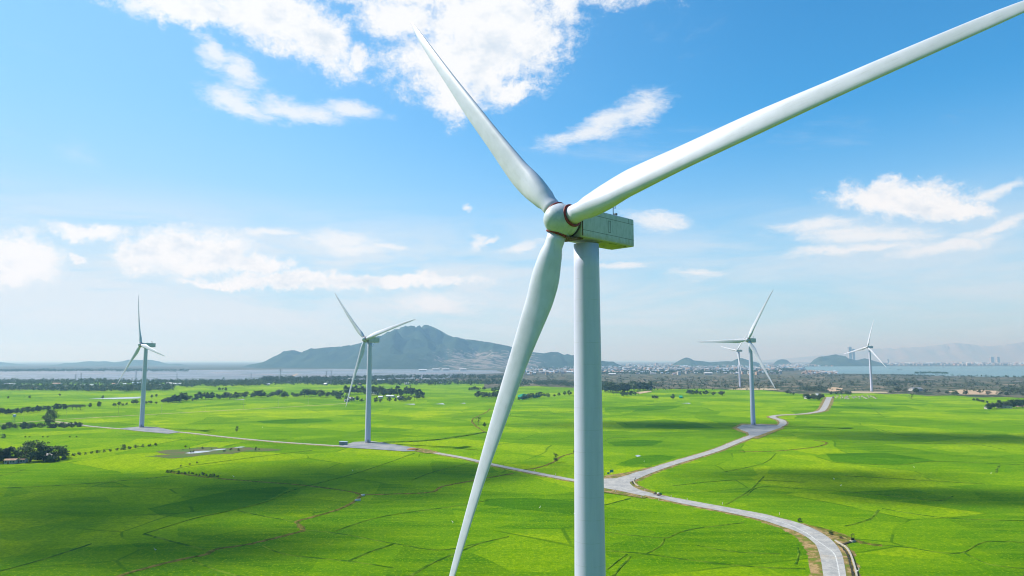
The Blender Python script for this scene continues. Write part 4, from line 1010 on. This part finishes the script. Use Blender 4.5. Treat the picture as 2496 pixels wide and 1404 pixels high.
for px, py, h, lb in ((184, 929, 17, 'darker lattice pylon nearest the left turbine blade, left of its neighbour'), (197, 928, 18, 'faint lattice pylon beside the darker one at left'), (331, 926, 24, 'lattice pylon just left of the first turbine tower'), (431, 925, 14, 'short lattice pylon right of the first turbine tower'),
                      (612, 925, 14, 'short lattice pylon left of the sandy streak'), (683, 929, 29, 'tallest lattice pylon, beside the sandy streak'), (795, 925, 20, 'left one of the pylon pair before the second turbine'), (807, 926, 22, 'right one of the pylon pair before the second turbine')):
    pylon(px, py, h, lb, 'pylons at the salt pans')
m = MB(); m.tube((0, 0, -.3), (0, 0, 1), .011, .008, n=6); UP = m.mesh('pole', [M_concrete])
m = MB(); m.box((0, 0, .96), (.16, .012, .012)); m.box((0, 0, .90), (.12, .012, .012))
for x in (-.07, 0, .07): m.tube((x, 0, .96), (x, 0, .99), .006, n=5)
UC = m.mesh('crossarm', [M_steel])
for px, py, h in ((57, 1028, 15), (161, 1018, 16), (288, 1013, 24), (393, 1008, 21), (501, 1002, 14), (593, 997, 19), (678, 993, 19), (751, 989, 21), (1155, 1012, 12)):
    b = G(px, py); H = h * b.y / F_PX; root = empty('utility_pole', b, R(25))
    if px == 1155: continue
    tag(root, 'thin utility pole along the pale dirt track at left', 'utility pole', 'utility poles along the dirt track')
    for me in (UP, UC): o = link(bpy.data.objects.new(me.name, me), root); o.scale = (H, H, H)
b = G(34, 1032); root = empty('water_tower', b); tag(root, 'small pale green water tower on legs at the left edge near the track', 'water tower')
m = MB(); m.tube((0, 0, 6.5), (0, 0, 8.6), 1.5, n=16); m.tube((0, 0, 8.6), (0, 0, 9.1), 1.55, .2, n=16); m.build('tank', M_roofb, root)
m = MB()
for sx in (-1, 1):
    for sy in (-1, 1): m.tube((sx * 1.2, sy * 1.2, -.2), (sx * .9, sy * .9, 6.5), .12, n=6)
m.build('leg_frame', M_steel, root)

# ------------------------------------------------------------------ small things
M_grey = mottled('blue_grey_panel', (.16, .23, .28), (.22, .29, .33), 1.5, .6, .3)
b = G(837, 1085); root = empty('transformer_cabin', b, R(-12)); tag(root, 'small blue-grey transformer cabin beside the pad of the second turbine', 'cabin')
m = MB(); m.box((0, 0, 1.35), (5.6, 2.6, 2.5), bev=.05); m.box((0, 0, .05), (6, 3, .2)); m.build('body', M_grey, root)
m = MB(); m.box((0, 0, 2.72), (6.2, 3.1, .18), bev=.05); m.build('roof', M_roofb, root)
m = MB(); m.box((-2.82, 0, 1.3), (.06, 1.1, 2.0)); m.build('door', M_black, root)
m = MB()
for k in (-1.6, 0, 1.6): m.box((k, -1.33, 1.5), (1.0, .06, .9))
m.build('vent', M_steel, root)
# pile of orange earth
rp = random.Random(3); m = MB(); rs = []
for k in range(7):
    t = k / 6; r_ = (1 - t) ** .7
    rs.append([(4.5 * r_ * math.cos(a) * rp.uniform(.85, 1.1) + .01, 2.8 * r_ * math.sin(a) * rp.uniform(.85, 1.1), .3 + 1.5 * t * (2 - t) * .8) for a in [2 * math.pi * i / 18 for i in range(18)]])
m.rings(rs); o = m.build('earth_pile', mottled('orange_earth', (.42, .20, .09), (.32, .17, .08), .8, .95, .05), None, True); o.location = G(1006, 1097); tag(o, 'heap of orange earth at the right tip of the second turbine pad', 'earth pile')
# road sign pair at the junction
M_sign = mottled('teal_sign', (.02, .22, .18), (.03, .28, .22), 1, .4, .4)
for px, py, s, lb in ((1491, 1161, 1.5, 'larger teal-green road sign by the junction behind the huge tower'), (1483, 1162, 1.0, 'smaller teal-green road sign left of the larger one at the junction')):
    b = G(px, py); root = empty('road_sign', b, R(20)); tag(root, lb, 'road sign')
    m = MB(); m.box((0, 0, 1.9 * s), (1.5 * s, .06, 1.0 * s), bev=.02); m.build('sign_board', M_sign, root)
    m = MB(); m.tube((-.5 * s, .06, -.2), (-.5 * s, .06, 2.3 * s), .05, n=6); m.tube((.5 * s, .06, -.2), (.5 * s, .06, 2.3 * s), .05, n=6); m.build('post', M_steel, root)
# marker posts
M_post = mottled('white_post_paint', (.75, .74, .70), (.6, .6, .56), 2, .7, .2)
M_postr = mottled('red_post_band', (.45, .05, .03), (.35, .05, .03), 2, .7, .2)
m = MB(); m.box((0, 0, .45), (.18, .18, 1.1), bev=.02); MP = m.mesh('post', [M_post]); m = MB(); m.box((0, 0, .93), (.19, .19, .16)); MPB = m.mesh('band', [M_postr])
for px, py in ((1572, 1196), (1636, 1211), (1675, 1219), (1761, 1229), (1500, 1199), (1563, 1213), (1606, 1219), (1302, 1148), (1354, 1158), (1418, 1183), (1771, 1084), (1813, 1067), (1900, 1254)):
    root = empty('marker_post', G(px, py, .25)); tag(root, 'small white marker post on the road verge', 'marker post', 'marker posts along the road')
    link(bpy.data.objects.new('post', MP), root); link(bpy.data.objects.new('band', MPB), root)
# irrigation channel with concrete wall beside the bend
M_ditch = mottled('dark_ditch_water', (.025, .03, .02), (.07, .06, .035), .5, .8, .05, world=True)
m = MB(); cw = line([(2036, 1320), (2050, 1329), (2062, 1336), (2071, 1348), (2078, 1366), (2085, 1390), (2090, 1415)], 6); strip(m, cw, .5, .6, prof=[(-.5, .02), (-.5, .62), (.5, .62), (.5, .02)])
cw2 = line([(1549, 1166), (1545, 1173), (1548, 1181), (1556, 1187)], 5); strip(m, cw2, .4, .6, prof=[(-.5, .02), (-.5, .60), (.5, .60), (.5, .02)])
o = m.build('channel_wall', M_concrete); tag(o, 'pale concrete wall edging the irrigation ditches inside the road bends', 'channel wall'); struct(o)
m = MB(); strip(m, line([(2046, 1330), (2057, 1340), (2065, 1352), (2071, 1370), (2078, 1394), (2083, 1418)], 6), .75, .285, wob=.2)
strip(m, line([(2038, 1327), (2050, 1329), (2066, 1324), (2079, 1320)], 5), .9, .285); strip(m, line([(1546, 1168), (1541, 1174), (1545, 1182)], 5), .9, .285)
struct(m.build('ditch', M_ditch))
b = G(2079, 1321); root = empty('sluice_gate', b, R(25)); tag(root, 'dark metal sluice gate frame on a concrete base by the weedy bank', 'sluice gate')
m = MB(); m.box((0, 0, .25), (2.0, 1.2, .7), bev=.05); m.build('base', M_concrete, root)
m = MB()
for sx in (-.7, .7): m.box((sx, 0, 1.6), (.14, .14, 2.3))
m.box((0, 0, 2.7), (1.7, .18, .14)); m.build('frame', M_black, root)
m = MB(); m.box((0, 0, .95), (1.24, .08, .8)); m.tube((0, 0, 1.3), (0, 0, 3.0), .04, n=6); m.tube((-.25, 0, 3.0), (.25, 0, 3.0), .03, n=6); m.build('gate', M_black, root)
# culverts
for px, py, rz, lb in ((872, 1221, .5, 'white concrete culvert head on the brown footpath bend'), (886, 1209, .9, 'smaller white culvert slab just above the other on the footpath')):
    m = MB(); m.box((0, 0, .4), (2.6 if px < 880 else 1.5, .5, .9), bev=.06); m.box((0, .9, .25), (.4, 1.6, .6), bev=.05)
    o = m.build('culvert', M_post); o.location = G(px, py); o.rotation_euler = (0, 0, rz); tag(o, lb, 'culvert')
# green shade nets
M_net = mottled('green_shade_net', (.010, .22, .12), (.02, .30, .17), .2, .8, .1)
for pts, h, lb in (([(1262, 966), (1275, 962), (1284, 964), (1290, 970), (1272, 974), (1262, 972)], 2.2, 'teal green shade net left of the tree row by the blade'), ([(1296, 965), (1312, 964), (1316, 968), (1300, 970)], 2.2, 'teal green shade net among the trees between blade and tower'), ([(1655, 967), (1663, 967), (1664, 971), (1656, 971)], 2.0, 'tiny green shade net beside the lone round bush-tree')):
    ps = [G(*p) for p in pts]; m = MB(); n = len(ps); m.add([(p.x, p.y, h) for p in ps] + [(p.x, p.y, 0) for p in ps], [tuple(range(n))] + [(i, (i + 1) % n, n + (i + 1) % n, n + i) for i in range(n)])
    tag(m.build('shade_net', M_net), lb, 'shade net')
# graves at the end of the road
M_tomb = mottled('pale_tomb', (.60, .56, .48), (.42, .36, .30), .6, .85, .1)
m = MB(); m.box((0, 0, .35), (1.6, 2.6, .7), bev=.06); m.box((0, 1.2, 1.0), (1.4, .3, 1.4), bev=.08); m.box((0, 1.2, 1.75), (1.7, .5, .15)); TB = m.mesh('tomb', [M_tomb])
for i in range(34):
    px = rh.uniform(2030, 2140); py = rh.uniform(965, 973)
    o = link(bpy.data.objects.new('tomb', TB)); o.location = G(px, py); o.rotation_euler = (0, 0, rh.uniform(-.4, .4)); o.scale = (1.5, 1.5, 1.2)
    tag(o, 'small pale tomb in the graveyard right of the road end', 'tomb', 'tombs in the graveyard')
# rocky knoll by the lagoon
def rock(px, py, h, wd, label, group, seed):
    rr = random.Random(seed); b = G(px, py); H = h * b.y / F_PX; W = wd * b.y / F_PX
    bm = bmesh.new(); bmesh.ops.create_icosphere(bm, subdivisions=3, radius=1)
    from mathutils import noise as N
    for v in bm.verts:
        k = 1 + .35 * N.noise(v.co * 1.4 + Vector((seed, 0, 0))) + .16 * N.noise(v.co * 4 + Vector((0, seed, 0)))
        v.co = Vector((v.co.x * W / 2 * k, v.co.y * W / 2 * k, v.co.z * H * k * .95))
    me = bpy.data.meshes.new('boulder'); bm.to_mesh(me); bm.free(); me.materials.append(M_rock)
    o = link(bpy.data.objects.new('boulder', me)); o.location = b; tag(o, label, 'boulder', group)
M_rock = mottled('pinkish_rock', (.38, .29, .23), (.16, .12, .09), .12, .95, .05)
for i, (px, h, wd) in enumerate(((1965, 8, 12), (1975, 11, 13), (1984, 8, 12), (1991, 5, 9), (1957, 4, 8), (1972, 5, 20), (1996, 3, 8))):
    rock(px, 911, h, wd, 'pinkish boulder heaped on the rocky knoll at the lagoon edge', 'boulders of the knoll', i + 1)
# boats on the lagoon
M_boat = mottled('dark_boat', (.06, .07, .09), (.12, .10, .09), .5, .6, .2)
def boat(px, py, s, label, group=None):
    m = MB(); L = 9 * s; rs = []
    for k in range(9):
        t = k / 8 * 2 - 1; w_ = (1 - t * t) ** .6 * 1.4 * s + .02; z = 1.0 * s + .9 * s * t * t
        rs.append([(t * L, -w_, z), (t * L, -w_ * .6, .1), (t * L, w_ * .6, .1), (t * L, w_, z), (t * L, w_ * .85, z - .1), (t * L, -w_ * .85, z - .1)])
    m.rings(rs); root = empty('fishing_boat', G(px, py, .3), R(rt.uniform(-20, 20))); tag(root, label, 'boat', group); m.build('hull', M_boat, root)
    m = MB(); m.box((-L * .3, 0, 1.7 * s), (L * .3, 1.6 * s, 1.4 * s), bev=.1); m.build('cabin', M_boat, root)
boat(2193, 902, 1.6, 'dark fishing boat on the lagoon right of the lone turbine')
for px, py in ((2240, 897.5), (2300, 896), (2345, 897), (2410, 896), (2270, 896.5), (2170, 898), (2470, 896.5)): boat(px, py, 1.1, 'tiny dark boat moored far out on the lagoon', 'boats far out on the lagoon')
# sandy patches
for pts, lb in (([(680, 929), (700, 922), (722, 911), (728, 911), (708, 922), (690, 930)], 1), ([(760, 893), (778, 889), (795, 890), (812, 891), (800, 894), (770, 895)], 1), ([(2010, 950), (2030, 944), (2055, 946), (2050, 953), (2025, 955)], 1), ([(2310, 955), (2340, 950), (2440, 953), (2430, 962), (2350, 962)], 1), ([(1545, 957), (1580, 953), (1590, 955), (1560, 960)], 1), ([(2470, 988), (2510, 986), (2510, 991), (2478, 992)], 1), ([(120, 928), (160, 926), (162, 929), (124, 931)], 1)):
    struct(poly('bare_earth', pts, M_sand if 'M_sand' in globals() else globals().setdefault('M_sand', mottled('sandy_earth', (.50, .38, .24), (.36, .26, .17), .05, .95, .05, world=True)), .35))
# motorbike and rider
exec_rider = True
def rider():
    p0 = G(1597, 1207, .32); hd = (G(1640, 1213) - G(1590, 1204)); ang = math.atan2(hd.y, hd.x)
    M_bl = mottled('dark_bike_paint', (.02, .02, .025), (.05, .05, .05), 3, .4, .5); M_ty = mottled('tyre_rubber', (.015, .015, .015), (.03, .03, .03), 4, .9, .1)
    root = empty('motorbike', p0, ang + math.pi); tag(root, 'dark motorbike pulling a loaded cart along the road below the junction', 'motorbike')
    def wheel(x, r=.31, y=0, nm='wheel'):
        m = MB(); rs = []
        for k in range(20):
            a = 2 * math.pi * k / 20; rs.append([(x + (r + .05 * math.cos(b)) * math.cos(a), y + .05 * math.sin(b), r + .05 + (r + .05 * math.cos(b)) * math.sin(a)) for b in [2 * math.pi * j / 8 for j in range(8)]])
        rs.append(rs[0]); m.rings(rs, cap=False); t = m.build('wheel', M_ty, root, True)
        m = MB()
        for k in range(8):
            a = math.pi * k / 8; m.tube((x - r * math.cos(a), y, r + .05 - r * math.sin(a)), (x + r * math.cos(a), y, r + .05 + r * math.sin(a)), .008, n=4)
        m.tube((x, y - .06, r + .05), (x, y + .06, r + .05), .06, n=8); m.build('rim', M_steel, t)
    wheel(.65); wheel(-.65)
    m = MB(); m.box((0, 0, .55), (.75, .22, .34), bev=.06); m.box((.25, 0, .78), (.5, .2, .2), bev=.06); m.tube((.65, 0, .36), (.48, 0, 1.0), .035, n=6); m.tube((-.65, 0, .36), (-.1, 0, .55), .03, n=6); m.build('body', M_bl, root)
    m = MB(); m.box((-.3, 0, .84), (.72, .26, .1), bev=.04); m.build('seat', M_black, root)
    m = MB(); m.tube((.45, -.34, 1.08), (.45, .34, 1.08), .02, n=6); m.tube((.48, 0, .98), (.45, 0, 1.08), .03, n=6); m.build('handlebar', M_steel, root)
    m = MB(); m.tube((.6, 0, .92), (.7, 0, .9), .09, n=10); m.build('headlight', M_glass, root)
    # cart
    cr = empty('cart', p0 - Matrix.Rotation(ang + math.pi, 3, 'Z') @ Vector((2.2, 0, 0)), ang + math.pi); tag(cr, 'two-wheeled wooden cart hitched behind the motorbike', 'cart')
    m = MB(); m.box((0, 0, .62), (2.0, 1.2, .08), bev=.02)
    for sy in (-.6, .6): m.box((0, sy, .85), (2.0, .05, .4))
    m.box((-1.0, 0, .85), (.05, 1.2, .4)); m.build('bed', M_wood, cr)
    m = MB(); m.tube((1.0, 0, .6), (1.6, 0, .62), .04, n=6); m.build('drawbar', M_steel, cr)
    for sy in (-.72, .72):
        m = MB(); m.tube((0, sy - .06, .36), (0, sy + .06, .36), .36, n=20); m.build('wheel', M_ty, cr)
    m = MB(); m.box((.35, 0, 1.05), (1.0, .95, .75), bev=.18)
    o = m.build('sack', M_post); o.location = cr.location; o.rotation_euler = (0, 0, ang + math.pi); tag(o, 'bulky white sack loaded on the front of the cart', 'sack')
    m, _ = crown_round(91, 14, 26, rx=.8, rz=.35, cz=1.15, size=.10)
    o = m.build('fodder_bundle', mottled('cut_green_fodder', (.03, .16, .05), (.05, .24, .09), 2, .8, .1)); o.location = cr.location - Matrix.Rotation(ang + math.pi, 3, 'Z') @ Vector((.9, 0, 0)); o.rotation_euler = (0, 0, ang); tag(o, 'bundle of cut green fodder on the back of the cart', 'fodder bundle')
    # rider: one skinned body
    J = {'pel': (-.25, 0, .95, .15), 'ch': (-.12, 0, 1.28, .17), 'nk': (-.04, 0, 1.52, .065), 'hd': (0, 0, 1.66, .105), 'hd2': (.0, 0, 1.76, .09)}
    for s_, n_ in ((-1, 'l'), (1, 'r')):
        J.update({'sh' + n_: (-.06, s_ * .2, 1.43, .075), 'el' + n_: (.16, s_ * .30, 1.22, .05), 'wr' + n_: (.42, s_ * .30, 1.12, .032), 'ha' + n_: (.48, s_ * .30, 1.11, .04),
                  'hp' + n_: (-.22, s_ * .10, .92, .10), 'kn' + n_: (.20, s_ * .20, .80, .07), 'an' + n_: (.06, s_ * .2, .40, .045), 'to' + n_: (.2, s_ * .2, .34, .04)})
    E_ = [('pel', 'ch'), ('ch', 'nk'), ('nk', 'hd'), ('hd', 'hd2')]
    for n_ in 'lr': E_ += [('ch', 'sh' + n_), ('sh' + n_, 'el' + n_), ('el' + n_, 'wr' + n_), ('wr' + n_, 'ha' + n_), ('pel', 'hp' + n_), ('hp' + n_, 'kn' + n_), ('kn' + n_, 'an' + n_), ('an' + n_, 'to' + n_)]
    ks = list(J); me = bpy.data.meshes.new('person'); me.from_pydata([J[k][:3] for k in ks], [(ks.index(a), ks.index(b)) for a, b in E_], [])
    pr = link(bpy.data.objects.new('person', me)); pr.location = p0; pr.rotation_euler = (0, 0, ang + math.pi)
    md = pr.modifiers.new('skin', 'SKIN'); 
    for i, k in enumerate(ks): me.skin_vertices[0].data[i].radius = (J[k][3],) * 2
    me.skin_vertices[0].data[0].use_root = True
    pr.modifiers.new('sub', 'SUBSURF').levels = 1; pr.modifiers['sub'].render_levels = 2
    me.materials.append(mottled('dark_clothes', (.02, .025, .04), (.05, .05, .06), 3, .9, .1)); tag(pr, 'person in dark clothes riding the motorbike on the road', 'person')
    m = MB(); m.tube((0, 0, 1.74), (0, 0, 1.86), .13, .09, n=14); m.build('hat', M_wood, pr)
rider()
# egrets
M_egret = mottled('white_feathers', (.8, .8, .78), (.7, .7, .68), 3, .8, .2)
m = MB(); rs = []
for t, r_, z in ((-.35, .02, .42), (-.2, .09, .45), (0, .13, .5), (.15, .10, .56), (.22, .04, .66), (.2, .03, .8), (.26, .035, .88), (.34, .02, .88), (.46, .004, .86)):
    rs.append([(t, r_ * math.cos(a), z + r_ * math.sin(a)) for a in [2 * math.pi * i / 10 for i in range(10)]])
m.rings(rs); m.tube((0, .04, 0), (0, .04, .42), .01, n=4); m.tube((0, -.04, 0), (0, -.04, .42), .01, n=4); EG = m.mesh('egret', [M_egret], True)
for px, py in ((1103, 1276), (859, 1149), (569, 1164), (378, 1344), (1316, 1240), (1400, 1255), (2033, 1170), (2050, 1186), (2228, 1141), (2416, 1156), (1460, 1275), (640, 1043), (1570, 1127), (2091, 1397), (2094, 1392)):
    o = link(bpy.data.objects.new('egret', EG)); o.location = G(px, py, .3); o.rotation_euler = (0, 0, rt.uniform(0, 6)); o.scale = (1.3, 1.3, 1.3)
    tag(o, 'white egret standing in the green rice', 'egret', 'egrets scattered in the rice')

# ------------------------------------------------------------------ clouds overhead, outside the frame, that shade parts of the fields
def f_cloud(t, b):
    out = t.n['Material Output']; tr = t.new('ShaderNodeBsdfTransparent'); mx = t.new('ShaderNodeMixShader')
    p = objc(t); n = t.noise(p, 1.6, 6, .6); ln = t.new('ShaderNodeVectorMath', operation='LENGTH'); t.l.new(t.mapping(p, scale=(1, 1, 0)), ln.inputs[0])
    k = t.rng(t.math('ADD', ln.outputs['Value'], t.math('MULTIPLY', t.math('SUBTRACT', n, .5), 1.5)), 1.05, .10, 0, .60)
    t.l.new(k, mx.inputs[0]); t.l.new(tr.outputs[0], mx.inputs[1]); t.l.new(b.outputs[0], mx.inputs[2]); t.l.new(mx.outputs[0], out.inputs[0])
    return (.9, .9, .92)
M_cloud = material('cloud_vapour', f_cloud, 1.0, 0)
def cloud(px, py, a, b_, rot, z=1250, label=''):
    g = G(px, py); c0 = g + sdir * (z / sdir.z)
    bm = bmesh.new(); bmesh.ops.create_icosphere(bm, subdivisions=4, radius=1)
    from mathutils import noise as N
    for v in bm.verts:
        k = 1 + .22 * N.noise(v.co * 2.2 + Vector((px, 0, 0))); v.co = Vector((v.co.x * k * 1.15, v.co.y * k * 1.15, v.co.z * k if v.co.z > 0 else v.co.z * .3))
    me = bpy.data.meshes.new('cloud'); bm.to_mesh(me); bm.free(); me.materials.append(M_cloud)
    me.polygons.foreach_set('use_smooth', [True] * len(me.polygons))
    o = link(bpy.data.objects.new('cloud', me)); o.location = c0; o.rotation_euler = (0, 0, R(rot)); o.scale = (a, b_, min(a, b_) * .5); o['kind'] = 'stuff'
    tag(o, label, 'cloud'); return o
CL = [(330, 1205, 150, 75, 8, 'cloud shading the lower left fields'), (740, 1165, 105, 75, -10, 'cloud shading the field before the second turbine'), (60, 1290, 70, 60, 0, 'cloud shading the lower left corner'), (1080, 1150, 80, 46, 20, 'cloud shading the fields beside the huge blade'), (420, 1330, 85, 34, 12, 'cloud shading the bottom left fields'),
      (2300, 1066, 230, 55, -10, 'cloud shading a band across the right fields'), (1960, 1160, 95, 34, 0, 'small cloud shading the right middle fields'), (2200, 1205, 110, 34, -8, 'small cloud shading the right near fields'), (1600, 1036, 190, 60, 0, 'cloud shading the field left of the level-bladed turbine')]
for px, py, a, b_, rot, lb in CL: cloud(px, py, a, b_, rot, label=lb)

# ------------------------------------------------------------------ haze
hz = MB(); hz.box((0, 11800, 255), (32000, 25000, 512)); ho = hz.build('haze', bpy.data.materials.new('haze_air')); ho['kind'] = 'stuff'; tag(ho, 'pale blue haze over the distance', 'haze')
hm = ho.data.materials[0]; hm.use_nodes = True; ht = NT(hm.node_tree); ht.n.clear(); pv = ht.new('ShaderNodeVolumePrincipled'); om = ht.new('ShaderNodeOutputMaterial')
pv.inputs['Color'].default_value = (.36, .70, 1.0, 1); pv.inputs['Absorption Color'].default_value = (1, 1, 1, 1); pv.inputs['Density'].default_value = 1.2e-4; pv.inputs['Anisotropy'].default_value = .2
ht.l.new(pv.outputs[0], om.inputs['Volume'])
sc.cycles.volume_bounces = 0; sc.cycles.pixel_filter_type = 'BLACKMAN_HARRIS'; sc.cycles.filter_width = 1.1; sc.cycles.use_denoising = True; sc.cycles.transparent_max_bounces = 16
